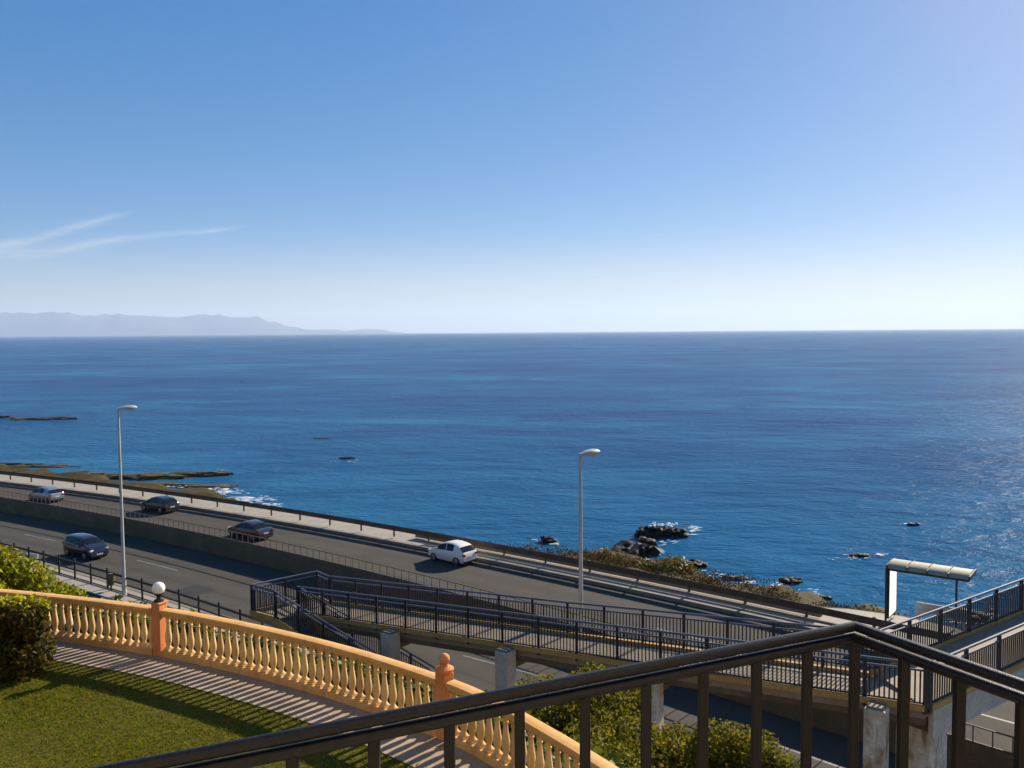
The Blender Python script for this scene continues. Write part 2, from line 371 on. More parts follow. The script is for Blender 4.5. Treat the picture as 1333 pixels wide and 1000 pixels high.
ZN = -.30
strip('near_road', lambda s: nN(s), lambda s: nW(s)-.1, ZN, ZN, 'asphalt')
strip('far_road', lambda s: nW(s)+.1, lambda s: nK(s), 0, 0, 'asphalt')
def pav_out(s): return nK(s)+2.5+1.7*max(0, 1-abs(s+7.2)/4.5)**.5*(abs(s+7.2) < 4.5)
strip('seaside_pavement', lambda s: nK(s)+.3, lambda s: pav_out(s), .15, .15, 'paving')
mb = MB(); mb.sweep(path(lambda s: nK(s)+.16, 0), [(-.16, -.1), (.15, -.1), (.15, .165), (-.13, .165), (-.16, .14)]); struct(mb, 'seaside_kerb', 'kerb')
mb = MB(); mb.sweep(path(lambda s: nN(s)-.16, 0), [(-.16, -.4), (.16, -.4), (.16, -.18), (.13, -.145), (-.16, -.145)]); struct(mb, 'near_kerb', 'kerb')
def pav_in(s): return nN(s)-1.75-2.4*min(1, max(0, (s+40)/2.5))-1.0*min(1, max(0, (s+27)/3))
strip('near_pavement', lambda s: pav_in(s), lambda s: nN(s)-.32, -.16, -.16, 'paving')

# lane dashes
def dashes(name, nf, z, marks, w=.12):
    for s0, s1 in marks:
        mb = MB(); k = 4; mb.sheet([[SN(s, nf(s)-w/2, z), SN(s, nf(s)+w/2, z)] for s in [s0+(s1-s0)*i/k for i in range(k+1)]])
        struct(mb, name, 'marking')
def n_dash(s): return nW(s)-3.4+1.3*min(1, max(0, (s+22)/12))
dashes('lane_marking', n_dash, ZN+.004, [(-92, -88), (-80.5, -76.5), (-69.5, -65.5), (-57.4, -53.8), (-45.4, -41.6), (-33.3, -29.5), (-21.2, -17.4), (-9.6, -2.4), (3, 7)])
dashes('lane_marking', lambda s: (nW(s)+nK(s))/2, .004, [(-16, -12), (-4.6, -.6), (7, 11)], .11)
dashes('edge_marking', lambda s: nN(s)+.35, ZN+.004, [(-90, -12)], .10)

MAT['tar'] = surf('tar_repair', (.050, .046, .040), (.034, .031, .028), 1.2, rough=.85, fine=20)
def road_patch(nf, z, s0, s1, o0, o1):
    mb = MB(); k = 4; mb.sheet([[SN(s, nf(s)+o0, z), SN(s, nf(s)+o1, z)] for s in [s0+(s1-s0)*i/k for i in range(k+1)]]); struct(mb, 'road_repair', 'tar')
for s0, s1, a, b_ in ((-61, -57.5, .9, 2.1), (-47, -45.6, 3.6, 5.2), (-31, -27, 1.2, 2.0), (-20, -18.6, 3.4, 4.6)): road_patch(nW, .003, s0, s1, a, b_)
for s0, s1, a, b_ in ((-72, -69, -2.6, -1.3), (-38.5, -36.8, -5.6, -4.3), (-27, -23.5, -2.9, -1.9), (-14, -12.6, -3.9, -2.9)): road_patch(nW, ZN+.003, s0, s1, a, b_)
mb = MB(); mb.sheet([[SN(s, nW(s)+3.0, .002), SN(s, nW(s)+3.05, .002)] for s in range(-110, 20, 2)]); struct(mb, 'road_seam', 'tar')
mb = MB(); mb.sheet([[SN(s, nW(s)-4.6, ZN+.002), SN(s, nW(s)-4.55, ZN+.002)] for s in range(-110, -4, 2)]); struct(mb, 'road_seam', 'tar')
# median wall and its low fence
ZW = .70
wall = MB(); wall.sweep(path(nW, 0, -150, 40, 2), [(-.12, -.5), (.12, -.5), (.10, ZW-.03), (.08, ZW), (-.08, ZW), (-.10, ZW-.03)])
wo = wall.build('median_wall', 'wallc', smooth=30); tag(wo, 'long stained concrete median wall between the two carriageways', 'wall')
fr = thing('median_fence', 'thin brown metal fence along the top of the median wall', 'fence', SN(-30, nW(-30), ZW))
PITCH = .5; s = -100.
while s < 20:
    mb = MB()
    for k in range(12):
        q = s+k*PITCH; mb.bar(SN(q, nW(q), ZW-.01), SN(q, nW(q), ZW+.46), .027)
    mb.sweep(path(nW, ZW+.004, s, s+6, 2), [(-.02, 0), (.02, 0), (.02, .03), (-.02, .03)]); mb.build('bar_panel', 'brownfence', fr)
    mb = MB(); mb.sweep(path(nW, ZW+.46, s, s+6, 2), [(-.02, 0), (.02, 0), (.02, .035), (-.02, .035)]); mb.build('top_rail', 'brownfence', fr)
    s += 6

# pavement fence on the landward side
ff = thing('pavement_fence', 'dark two railed metal fence along the landward pavement kerb', 'fence', SN(-40, nN(-40)-.8, -.16))
fn = lambda s: nN(s)-.85
for z, w, h in ((.78, .07, .10), (.42, .045, .07), (.02, .04, .05)):
    mb = MB(); mb.sweep(path(fn, z-.16, -100, -24.3, 1.55), [(-w/2, 0), (w/2, 0), (w/2, h), (-w/2, h)]); mb.build('rail', 'fence', ff)
s = -98.45
while s < -24:
    mb = MB(); mb.bar(SN(s, fn(s), -.17), SN(s, fn(s), .82), .075); mb.ball(SN(s, fn(s), .84), .05, 8, 6)
    mb.build('post', 'fence', ff); s += 1.55

# seaward guard rail
gr = thing('guard_rail', 'long rust brown guard rail beam on posts along the seaward kerb', 'guard rail', SN(-40, nK(-40)+.75, .24))
gn = lambda s: nK(s)+.72
mb = MB(); mb.sweep(path(gn, .24, -140, 40, 2), [(-.04, .36), (.03, .38), (.05, .43), (.01, .48), (.01, .54), (.05, .59), (.03, .64), (-.04, .66), (-.05, .51)]); mb.build('beam', 'rail', gr, smooth=40)
s = -99.
while s < 12:
    mb = MB(); mb.bar(SN(s, gn(s)+.02, .23), SN(s, gn(s)+.02, .92), .10); mb.build('post', 'brownfence', gr); s += 2.75

# two low walls with a sunk channel between them
def kwall(label, n0, n1, top, s0, s1):
    mb = MB(); mb.sweep(path(lambda s: nK(s)+(n0+n1)/2, 0, s0, s1, 1), [(-(n1-n0)/2, .235), ((n1-n0)/2, .235), ((n1-n0)/2, top), (-(n1-n0)/2, top)])
    tag(mb.build('low_wall', 'kerb'), label, 'wall')
kwall('narrow low concrete wall nearer the road beside the guard rail', .62, .74, .36, -33.2, -9.6)
kwall('wider low pale concrete wall on the seaward side of the guard rail', 1.35, 1.60, .52, -34.6, -10.6)

# sea wall face + shore terrain
def shore_n(s):
    pts = [(-300, 62), (-118, 54.5), (-97, 57.0), (-88, 57.3), (-80, 57.5), (-71, 55.3), (-60, 52.5), (-48, 51.5), (-40, 54), (-33, 57.5), (-28, 57.8), (-20, 56.3), (-14, 54.5), (-6, 52.0), (2, 47.5), (20, 45), (80, 30)]
    for (a, b), (c, d) in zip(pts, pts[1:]):
        if s <= c:
            t = (s-a)/(c-a); t = t*t*(3-2*t); return b+(d-b)*t
    return pts[-1][1]
mb = MB(); rows = []
s = -220.
while s <= 70.01:
    a = pav_out(s)-.05; w = max(4., shore_n(s)-a); row = [SN(s, a, .13), SN(s, a+.25, .12), SN(s, a+.27, -.9)]
    for j in range(1, 23):
        u = j/20; n = a+.3+u*w
        z = -1.0-3.6*u**.8 if u <= 1 else -4.6-(u-1)*18
        p = SN(s, n, 0); k = mnoise.fractal(Vector((p.x*.25, p.y*.25, 3.1)), 1, 2, 4)
        k2 = mnoise.fractal(Vector((p.x*.9, p.y*.9, 7.7)), 1, 2, 3)
        row.append(SN(s, n+k*1.2, z+(k*.55+k2*.22)*min(1, u*4)))
    rows.append(row); s += .9
mb.sheet(rows); struct(mb, 'shore', 'shore', 60)

# dry scrub growing on the shore bank (nobody could count it)
pts = []
for _ in range(1500):
    s = RNG.uniform(-100, 6); a = pav_out(s); w = shore_n(s)-a
    u = RNG.uniform(.02, .85) if s > -36 else RNG.uniform(.02, .6)
    if s < -36 and RNG.random() < .55: continue
    if mnoise.noise(Vector((s*.35, u*3, 0))) < -.25: continue
    z = -1.0-3.6*u**.8; c = SN(s, a+.4+u*w, z); r = RNG.uniform(.35, .75)*(1.25 if s > -36 else .8); h = r*RNG.uniform(.7, 1.25)
    q, _d = blob_points([(c.x, c.y, c.z+h*.35, r, r, h*.8)], 95); pts.append(q)
sb = leaves('shore_scrub', 'lf_scrub', np.concatenate(pts), .085, flat=.3); tag(sb, kind='stuff')
sb['label'] = 'dry brown scrub covering the bank between pavement and sea'; sb['category'] = 'scrub'

def shrub(label, blobs, mat, n, size, base, cat='shrub', group=None, name='shrub', flat=.2):
    root = thing(name, label, cat, base, group)
    p, d = blob_points(blobs, n); leaves('foliage', mat, p, size, root, flat, normals=d*.6)
    mb = MB()
    for bl in blobs:
        top = Vector((bl[0], bl[1], bl[2])); b0 = Vector(base)+Vector((random.uniform(-.1, .1), random.uniform(-.1, .1), -.1))
        mid = b0.lerp(top, .55)+Vector((random.uniform(-.15, .15), random.uniform(-.15, .15), 0))
        mb.cyl(b0, mid, .045, .03, 6); mb.cyl(mid, top, .03, .012, 6)
    mb.build('stem', 'stem', root)
    return root
def at(px, py, z):
    d = fw + cr*((px-666.5)/1154) + cu*((500-py)/1154); t = (z-CZ)/d.z
    return Vector((0, 0, CZ))+d*t
def pt_y(px, py, Y):
    d = fw + cr*((px-666.5)/1154) + cu*((500-py)/1154); return Vector((0, 0, CZ))+d*(Y/d.y)
for (px, py, Y, r, mat, lab) in ((788, 728, 62, .95, 'lf_yscrub', 'yellow green shrub on the shore left of the black rocks'),
                            (822, 741, 58, .8, 'lf_yscrub', 'yellowish shrub in front of the black rocks'),
                            (845, 742, 58, .6, 'lf_cover', 'small grey green shrub at the foot of the black rocks'),
                            (878, 739, 58, .95, 'lf_yscrub', 'golden shrub on the shore right of the black rocks')):
    c = pt_y(px, py, Y); shrub(lab, [(c.x, c.y, c.z, r*1.2, r, r*.8), (c.x+r*.7, c.y+.2, c.z-.2, r*.8, r*.7, r*.6)], mat, 700, .16, (c.x, c.y, c.z-r*1.3))

# ------------------------------------------------------------------ sea, hills, haze
mb = MB()
rr = [0, 20, 40, 80, 160, 320, 700, 1500, 4000, 10000, 24000]
SEA = -5.0
vs = []
for r in rr:
    for i in range(48):
        t = 2*math.pi*i/48; vs.append((r*math.cos(t), 60+r*math.sin(t), SEA))
mb.add(vs, [(i*48+j, i*48+(j+1) % 48, (i+1)*48+(j+1) % 48, (i+1)*48+j) for i in range(len(rr)-1) for j in range(48)])
struct(mb, 'sea', 'sea')

def hills():
    ridge = [(-900, 34), (-600, 40), (-300, 26), (-150, 33), (-60, 28), (0, 29), (40, 30), (75, 31), (120, 27), (155, 28.5), (190, 26.5), (230, 25), (270, 26.5), (310, 25), (335, 24), (355, 17), (380, 9.5), (405, 6), (425, 6.5), (450, 4.5), (475, 6.5), (500, 5.5), (515, 2.5), (535, -1), (570, -3)]
    D0 = 20000.
    def hpx(x):
        for (a, b), (c, d) in zip(ridge, ridge[1:]):
            if a <= x <= c:
                t = (x-a)/(c-a); t = t*t*(3-2*t); return b+(d-b)*t
        return -2
    mb = MB(); rows = []
    x = -900.
    while x <= 570:
        az = math.atan((x-666.5)/1154); row = []
        pk = (hpx(x)+1.5*mnoise.fractal(Vector((x*.03, 0, 0)), 1, 2, 4))/1154*D0/math.cos(az)*.86
        for j in range(15):
            u = j/14; dist = (D0+(u-.5)*2600+500*mnoise.fractal(Vector((x*.012, u*2, 5)), 1, 2, 3)*(0 if u in (0, 1) else 1))/math.cos(az)*1.0
            z = SEA-3+(pk+8)*(math.sin(math.pi*min(1, u*1.0))**.8)*(1+.22*mnoise.fractal(Vector((x*.04, u*5, 1)), 1, 2, 4)*(1-abs(u-.5)*2 < .9))
            row.append((dist*math.sin(az), dist*math.cos(az), z if 0 < j < 14 else SEA-3))
        rows.append(row); x += 6
    mb.sheet(rows); struct(mb, 'hills', 'hill', 50)
hills()
mb = MB(); mb.box((0, 0, 405), (72000, 72000, 850)); hz = mb.build('haze', 'hill'); tag(hz, kind='stuff')
hm = bpy.data.materials.new('haze_air'); hm.use_nodes = True; nt = hm.node_tree; nt.nodes.remove(nt.nodes['Principled BSDF'])
pv = nt.nodes.new('ShaderNodeVolumePrincipled'); pv.inputs['Color'].default_value = (.70, .83, 1, 1); pv.inputs['Density'].default_value = 4.5e-5; pv.inputs['Anisotropy'].default_value = .2
nt.links.new(pv.outputs[0], nt.nodes['Material Output'].inputs['Volume']); hz.data.materials.clear(); hz.data.materials.append(hm)

# rocks and foam
FOAM = []
def foam_patch(c, r, k=10):
    FOAM.append((c, r))
def rock(label, blobs, mat='rock', seed=0, name='sea_rock', group='dark rocks standing in the sea'):
    c0 = blobs[0]; root_loc = (c0[0], c0[1], SEA)
    mb = MB()
    for bi, (x, y, rx, ry, h) in enumerate(blobs):
        n, m = 28, 14; vs = []
        for j in range(m+1):
            ph = math.pi*j/m
            for i in range(n):
                t = 2*math.pi*i/n; d = Vector((math.sin(ph)*math.cos(t), math.sin(ph)*math.sin(t), math.cos(ph)))
                k = 1+.55*mnoise.fractal(d*1.6+Vector((seed*3.1+bi, 2, 0)), 1, 2, 4)+.25*mnoise.noise(d*5+Vector((seed, bi, 9)))
                zz = d.z*k; zz = zz if zz < .55 else .55+(zz-.55)*.5
                vs.append((x+d.x*k*rx, y+d.y*k*ry, SEA+zz*h*1.3-.1*h))
        mb.add(vs, [(j*n+i, j*n+(i+1) % n, (j+1)*n+(i+1) % n, (j+1)*n+i) for j in range(m) for i in range(n)])
    o = mb.build(name, mat, origin=root_loc, smooth=35); tag(o, label, 'rock', group)
    return o
def sea_at(px, py): return at(px, py, SEA)
a = sea_at(862, 698); b2 = sea_at(824, 722)
rock('largest black rock with white foam on its flat top', [(a.x-.6, a.y, 1.5, 1.0, .95), (a.x+1.1, a.y+.1, 1.2, .9, .75)], seed=1, group=None)
rock('jagged black rock joined to the shore below the largest rock', [(b2.x, b2.y, 1.6, 1.6, .95), (b2.x+1.3, b2.y+2.4, .9, 1.2, .8), (b2.x-1.2, b2.y-.3, 1.0, .9, .6)], seed=2, group=None)
ROCKS = [(714, 706, .9, .7, .55, 'black rock in the water left of the right street lamp'), (905, 737, 1.0, .7, .5, 'dark rock at the water edge right of the golden shrub'), (957, 754, .9, .5, .30, 'small dark rock left of the pair off the scrub'), (1031, 758, .9, .6, .42, 'dark rock off the scrub with foam at its left'),
         (1058, 779, 1.1, .6, .3, 'low dark rock touching the tip of the scrub bank'), (1120, 724, .95, .5, .26, 'low wet rock awash above the bus shelter'), (1189, 684, .55, .4, .28, 'small wet rock farthest right in the open water'), (452, 597, 1.1, .7, .30, 'small dark rock alone in the middle of the bay'),
         (420, 571, 1.6, .7, .10, 'faint rock barely breaking the surface far out'), (1262, 806, 1.2, .9, .6, 'dark rock with white foam seen behind the bridge railing')]
for i, (px, py, rx, ry, h, lab) in enumerate(ROCKS):
    p = sea_at(px, py); rock(lab, [(p.x, p.y, rx*.85, ry*.85, h*.85)], seed=5+i)
p = sea_at(57, 546); rock('long flat reef far out at the left edge of the bay', [(p.x-2, p.y, 5.0, 1.5, .42), (p.x+3.2, p.y+.5, 3.2, 1.1, .5)], 'reef', 20, group=None)
p = sea_at(4, 544); rock('pale tipped reef cut by the left edge of the photo', [(p.x-2, p.y, 4., 1.5, .6)], 'reef', 21, group=None)
p = sea_at(30, 607); rock('dark weedy reef running out from the shore at far left', [(p.x-4, p.y, 5.5, 1.3, .4), (p.x+4, p.y-.6, 3.2, .8, .25)], 'reef', 22, group=None)
p = sea_at(117, 619); rock('short dark reef close to the shore left of the left lamp', [(p.x, p.y, 3, .9, .35)], 'reef', 23, group=None)
p = sea_at(228, 621); rock('long brown reef tongue pointing out to sea right of the left lamp', [(p.x-2.5, p.y-.6, 4.2, 1.5, .55), (p.x+2, p.y+.8, 4.0, 1.1, .5), (p.x+4.6, p.y+1.6, 2.0, .8, .4)], 'reef', 24, group=None)
p = sea_at(205, 632); rock('low green brown reef between the brown reef tongue and the shore', [(p.x, p.y, 4.5, 1.0, .28), (p.x+6, p.y-1.2, 3.2, .9, .22)], 'reef', 25, group=None)

fv = []; ff_ = []
def foam_at(px, py, wx, wy, n, r, dz=.10):
    for _ in range(n):
        c = at(px+RNG.normal()*wx, py+RNG.normal()*wy, SEA+dz); k = 9; rr_ = r*RNG.uniform(.4, 1.3); o = len(fv); st = RNG.uniform(1.2, 3.0)
        for i in range(k):
            t = 2*math.pi*i/k; q = rr_*RNG.uniform(.5, 1.2); x, y = q*math.cos(t)*st, q*math.sin(t)*.8
            fv.append((c.x+x, c.y+y*.9, c.z+RNG.uniform(0, .006)))
        ff_.append(tuple(range(o, o+k)))
for a_ in [(290, 640, 14, 2.2, 40, .35), (270, 637, 8, 1, 14, .3), (325, 650, 14, 2, 46, .35), (352, 657, 9, 1.5, 16, .3), (287, 613, 3, .8, 6, .3), (905, 690, 4, 3, 12, .28), (872, 705, 8, 1.2, 8, .2),
           (855, 714, 7, 5, 12, .22), (835, 733, 8, 3, 14, .25), (702, 704, 3, 1, 7, .2), (722, 708, 3, 1, 6, .2), (977, 758, 6, 1, 8, .2), (1015, 762, 6, 1.5, 8, .2), (1146, 722, 4, .8, 8, .2), (1108, 726, 14, 1.5, 8, .15), (1179, 682, 4, .6, 5, .18),
           (450, 600, 8, .8, 4, .25), (52, 617, 8, 1, 6, .4), (1250, 806, 10, 4, 16, .2), (1285, 805, 8, 4, 10, .2), (880, 752, 10, 3, 8, .15), (930, 748, 10, 3, 8, .15), (1050, 772, 10, 3, 8, .15), (235, 632, 18, 1.5, 12, .3)]:
    foam_at(*a_[:4], int(a_[4]*2.0), a_[5]*.45)
mb = MB(); mb.add(fv, ff_); fo = mb.build('sea_foam', 'foam'); tag(fo, 'white broken foam along the reef and round the rocks', 'foam', kind='stuff')
# foam lying on the flat top of the largest rock
mb = MB(); a = sea_at(862, 698)
for _ in range(26):
    x, y = a.x+RNG.uniform(-1.1, 1.3), a.y+RNG.uniform(-.5, .5); mb.ball((x, y, SEA+.98+RNG.uniform(-.1, .06)), RNG.uniform(.08, .22), 8, 5, .5)
tag(mb.build('rock_foam', 'foam', smooth=60), 'white spray lying over the top of the largest rock', 'foam', kind='stuff')

# ------------------------------------------------------------------ terrace, bank, inland
BAL = [(-22, 21.2), (-16, 20.5), (-13, 19.95), (-10.3, 19.25), (-7.4, 18.2), (-5.1, 17.05), (-3.0, 15.75), (-1.15, 14.3), (-.3, 13.42), (.55, 12.3), (1.3, 11.2), (2.4, 9.4), (4.6, 5.4)]
def crom(pts, per=16):
    out = []
    for i in range(1, len(pts)-2):
        p0, p1, p2, p3 = (np.array(pts[j]) for j in (i-1, i, i+1, i+2))
        for k in range(per):
            t = k/per; out.append(.5*((2*p1)+(-p0+p2)*t+(2*p0-5*p1+4*p2-p3)*t*t+(-p0+3*p1-3*p2+p3)*t**3))
    out.append(np.array(pts[-2])); return np.array(out)
BC = crom(BAL, 24); seg = np.linalg.norm(np.diff(BC, axis=0), axis=1); BL = np.concatenate([[0], np.cumsum(seg)])
def bal(l):
    return np.array([np.interp(l, BL, BC[:, 0]), np.interp(l, BL, BC[:, 1])])
def bal_d(l):
    d = bal(l+.05)-bal(l-.05); return d/np.linalg.norm(d)
def bal_l(x, y): return BL[np.argmin((BC[:, 0]-x)**2+(BC[:, 1]-y)**2)]
ZT = 5.6
def off(l, o, z):
    p = bal(l); d = bal_d(l); return (p[0]-d[1]*o, p[1]+d[0]*o, z)   # o > 0: outside (seaward)
LT = BL[-1]; LS = [LT*i/120 for i in range(121)]
mb = MB(); mb.sheet([[off(l, -o, ZT) for o in (.98, 4, 8, 14, 20)] for l in LS]); struct(mb, 'lawn', 'grassbase')
mb = MB(); mb.sheet([[off(l, .16, ZT+.012), off(l, -.5, ZT+.012), off(l, -1.02, ZT+.012)] for l in LS]); struct(mb, 'garden_path', 'path')
mb = MB(); mb.sweep([off(l, .19, 0) for l in LS], [(-.1, -6), (.02, -6), (.02, ZT), (-.1, ZT)]); tag(mb.build('terrace_wall', 'ochre'), 'ochre retaining wall under the curved balustrade', 'wall')
# bank from the terrace down to the pavement
def bank_row(t):
    l = LT*t; p = Vector(off(l, .2, 0))/KS; s, n = toSN(p.x, p.y)
    l2s = -85+t*82
    q = SN(l2s, pav_in(l2s)+.05, 0); row = []
    for j in range(19):
        u = j/18; v = p.lerp(q, u)
        z = 6.6*(1-u/.25)+2.2*(u/.25) if u < .25 else 2.2*max(0, 1-(u-.25)/.5)**1.3-.2
        k = mnoise.fractal(Vector((v.x*.3, v.y*.3, 1)), 1, 2, 3)*.25*(1 if 0 < u < .9 else 0)
        row.append((v.x, v.y, z+k))
    return row
mb = MB(); BR = [bank_row(i/60) for i in range(61)]; mb.sheet(BR); struct(mb, 'bank', 'soil', 60)
mb = MB(); mb.sheet([[(-300, -200, -.7), (300, -200, -.7)], [SN(-220, 20, -.7)-Vector((0, 0, 0)), SN(160, 20, -.7)], [SN(-220, 36, -.7), SN(70, 25, -.7)]]); struct(mb, 'inland_ground', 'land')
# ground cover on the bank
pts = []
for _ in range(1100):
    t = RNG.uniform(.0, 1) ; r_ = BR[int(t*60)]; u = RNG.uniform(.01, .95)**1.3; j = u*18; j0 = int(j); c = np.array(r_[j0])*(1-(j-j0))+np.array(r_[min(18, j0+1)])*(j-j0)
    r = RNG.uniform(.25, .5); q, _d = blob_points([(c[0], c[1], c[2]+.2, r, r, r*.8)], 70); pts.append(q)
lp_ = bal_l(-7.4, 18.2)
for _ in range(520):   # low plants at the foot of the balustrade
    l = RNG.uniform(2, LT-1); c = off(l, RNG.uniform(.45, 1.3), (5.55 if l < lp_ else 5.25)+RNG.uniform(-.4, .3)); c = (c[0]/KS, c[1]/KS, CZ+(c[2]-CZ)/KS); r = RNG.uniform(.2, .33)
    q, _d = blob_points([(c[0], c[1], c[2], r, r, r*1.0)], 110); pts.append(q)
gc = leaves('ground_cover', 'lf_cover', np.concatenate(pts), .07, flat=.5); tag(gc, 'low green ground cover plants on the bank behind the balustrade', 'ground cover', kind='stuff')

# lawn blades
n = 130000
x = RNG.uniform(-13, 3.5, n*2); y = RNG.uniform(6.5, 18.2, n*2)
dd = np.full(len(x), 1e9); inside = np.zeros(len(x), bool)
SB = BC[::6]
for i in range(len(SB)-1):
    d2 = np.hypot(x-SB[i, 0], y-SB[i, 1]); m_ = d2 < dd; dd = np.where(m_, d2, dd)
    dv = SB[i+1]-SB[i]; side = dv[0]*(y-SB[i, 1])-dv[1]*(x-SB[i, 0]); inside = np.where(m_, side < 0, inside)
edge = .96+.05*np.sin(x*5)+.04*np.sin(y*7+x*3)
k_ = inside & (dd > edge+RNG.uniform(-.06, .06, len(x))); x = x[k_][:n]; y = y[k_][:n]; n = len(x)
h = RNG.uniform(.015, .050, n)*(1+.5*np.sin(x*1.3)*np.sin(y*1.7)); a = RNG.uniform(0, 6.283, n); w = RNG.uniform(.006, .013, n)
ln = RNG.normal(size=(n, 2))*.03
B0 = np.stack([x-np.cos(a)*w, y-np.sin(a)*w, np.full(n, ZT)], 1); B1 = np.stack([x+np.cos(a)*w, y+np.sin(a)*w, np.full(n, ZT)], 1); B2 = np.stack([x+ln[:, 0], y+ln[:, 1], ZT+h], 1)
go = quads('lawn_grass', 'blade', np.stack([B0, B1, B2], 1).reshape(-1, 3), None, 3); tag(go, 'short sunlit lawn grass inside the garden path', 'grass', kind='stuff')

# ------------------------------------------------------------------ balustrade
bz = thing('balustrade', 'curved ochre balustrade with vase balusters along the garden terrace', 'balustrade', (-1.15, 14.3, ZT))
lp1 = bal_l(-7.42, 18.25); lp2 = bal_l(-1.15, 14.3); gap = lp2-lp1
posts = [lp1-gap, lp1, lp2, lp2+gap]
PROF = [(.062, .0), (.068, .03), (.070, .05), (.052, .07), (.040, .10), (.046, .12), (.060, .17), (.068, .23), (.066, .29), (.055, .37), (.043, .45), (.037, .52), (.036, .56), (.047, .575), (.047, .595), (.038, .605), (.044, .64), (.058, .67), (.080, .688), (.099, .70)]
bm = MB(); bm.lathe([(r*1.02, z*.726/.70) for r, z in PROF], (0, 0, 0), 14); bm.box((0, 0, .015), (.145, .145, .05))
B_ME = None
def baluster(l):
    global B_ME
    p = bal(l); d = bal_d(l)
    if B_ME is None:
        o = bm.build('baluster', 'baluster', None, smooth=40); o.parent = bz; B_ME = o
    else:
        o = B_ME.copy(); COL.objects.link(o); o.parent = bz
    o.location = (p[0]-bz.location.x, p[1]-bz.location.y, .14); o.rotation_euler = (0, 0, math.atan2(d[1], d[0]))
runs = [(max(0.2, lp1-gap+.2), lp1), (lp1, lp2), (lp2, min(LT-.2, lp2+gap))]
for (a, b_) in runs:
    k = round((b_-a-.26)/.205); aa, bb_ = a+.13, b_-.13
    path_c = [off(aa+(bb_-aa)*i/40, 0, ZT) for i in range(41)]
    mb = MB(); mb.sweep(path_c, [(-.115, -.1), (.115, -.1), (.115, .12), (.10, .142), (-.10, .142), (-.115, .12)]); mb.build('plinth', 'ochre', bz)
    mb = MB(); mb.sweep(path_c, [(-.075, .862), (.075, .862), (.08, .915), (.105, .93), (.11, .972), (.10, .992), (.03, 1.0), (-.03, 1.0), (-.10, .992), (-.11, .972), (-.105, .93), (-.08, .915)]); mb.build('coping', 'ochre', bz)
    for i in range(k):
        l = aa+(bb_-aa)*(i+.5)/k
        if l > bal_l(1.9, 10.2) or l < bal_l(-14, 20.1): continue
        baluster(l)
for i, l in enumerate((lp1, lp2)):
    p = bal(l); d = bal_d(l); a = math.atan2(d[1], d[0]); mb = MB()
    mb.box((p[0], p[1], ZT+.5), (.215, .225, 1.22), a)
    po = mb.build('post', 'terra', bz, bevel=.012)
    mb = MB()
    if i == 0:
        mb.box((p[0], p[1], ZT+1.125), (.265, .275, .035), a); mb.build('cap', 'terra', po, origin=bz.location, bevel=.01)
    else:
        cs = [(.118, 0), (.150, .045), (.150, .07), (.12, .09), (.075, .115), (.062, .15)]
        mb.lathe([(r*1.05, z) for r, z in cs], (p[0], p[1], ZT+1.11), 20); mb.ball((p[0], p[1], ZT+1.335), .093, 20, 14); mb.build('finial', 'terra', po, origin=bz.location, smooth=40)
p = bal(lp1)
gl = thing('globe_lamp', 'white opal globe lamp on the left terracotta balustrade post', 'lamp', (p[0], p[1], ZT+1.145))
mb = MB(); mb.lathe([(.001, 0), (.10, 0), (.10, .03), (.05, .05), (.04, .10), (.055, .12), (.10, .15), (.11, .17), (.001, .17)], (p[0], p[1], ZT+1.143), 16); mb.build('holder', 'blackmetal', gl, smooth=40)
mb = MB(); mb.ball((p[0], p[1], ZT+1.143+.275), .132, 28, 18); mb.build('globe', 'globe', gl, smooth=180)

# hedge in the garden, bright hedge outside, bushes
blobs = []
for i in range(34):
    blobs.append((RNG.uniform(-12.0, -9.62), RNG.uniform(16.75, 17.7), ZT+RNG.uniform(.18, 1.12), .42, .38, .36))
blobs += [(-10.15+.5*i, 17.2, ZT+1.15, .45, .45, .33) for i in range(-4, 2)] + [(-9.4, 17.2, ZT+.5, .28, .35, .45), (-9.42, 17.15, ZT+.95, .24, .3, .35)]
hb = thing('clipped_hedge', 'dark clipped garden hedge block in front of the balustrade at left', 'hedge', (-10, 17.2, ZT))
q, d = blob_points(blobs, 26000, .35); q[:, 2] = np.maximum(q[:, 2], ZT+.01); leaves('foliage', 'lf_dark', q, .062, hb, .2, normals=d*.5)
q, d = blob_points([(-10.65+.45*i, 17.3+.1*math.sin(i), ZT+1.32, .42, .42, .17) for i in range(-3, 3)], 3000, .7); leaves('sunlit_top_leaves', 'lf_yellow', q, .06, hb, .2)  # yellow leaves put the sunlight on the hedge's top into colour
mb = MB()
for i in range(7): mb.cyl((-11.9+.33*i, 17.25, ZT-.02), (-11.9+.33*i+.05, 17.25, ZT+1.1), .03, .012, 6)
mb.build('stem', 'stem', hb)
hb = thing('bank_hedge', 'sunny yellow green hedge sloping down behind the balustrade at far left', 'hedge', (-12.5, 23.5, 3.0))
bb1 = []; bb2 = []
for i in range(40):
    x = -16.5+4.75*i/39
    zt = np.interp(x, [-17, -13.9, -13.2, -12.6, -12.0, -11.6], [7.1, 6.4, 5.95, 5.5, 5.1, 4.65])
    bb1.append((x, 24.2+RNG.normal()*.15, zt-.42, .36, .5, .42)); bb2.append((x-.2, 23.3+RNG.normal()*.2, zt-.9, .4, .5, .45)); bb1.append((x-.1, 24.0, zt-1.4, .5, .7, .8))
q, d = blob_points(bb1, 15000, .4); leaves('foliage', 'lf_bright', q, .085, hb, .3, normals=d*.5)
q, d = blob_points(bb2, 9000, .4); leaves('sunny_foliage', 'lf_yellow', q, .085, hb, .3, normals=d*.5)
mb = MB()
for i in range(10): mb.cyl((-16+.7*i, 24, 2.2), (-16+.7*i, 24, 4.6), .04, .02, 6)
mb.build('stem', 'stem', hb)

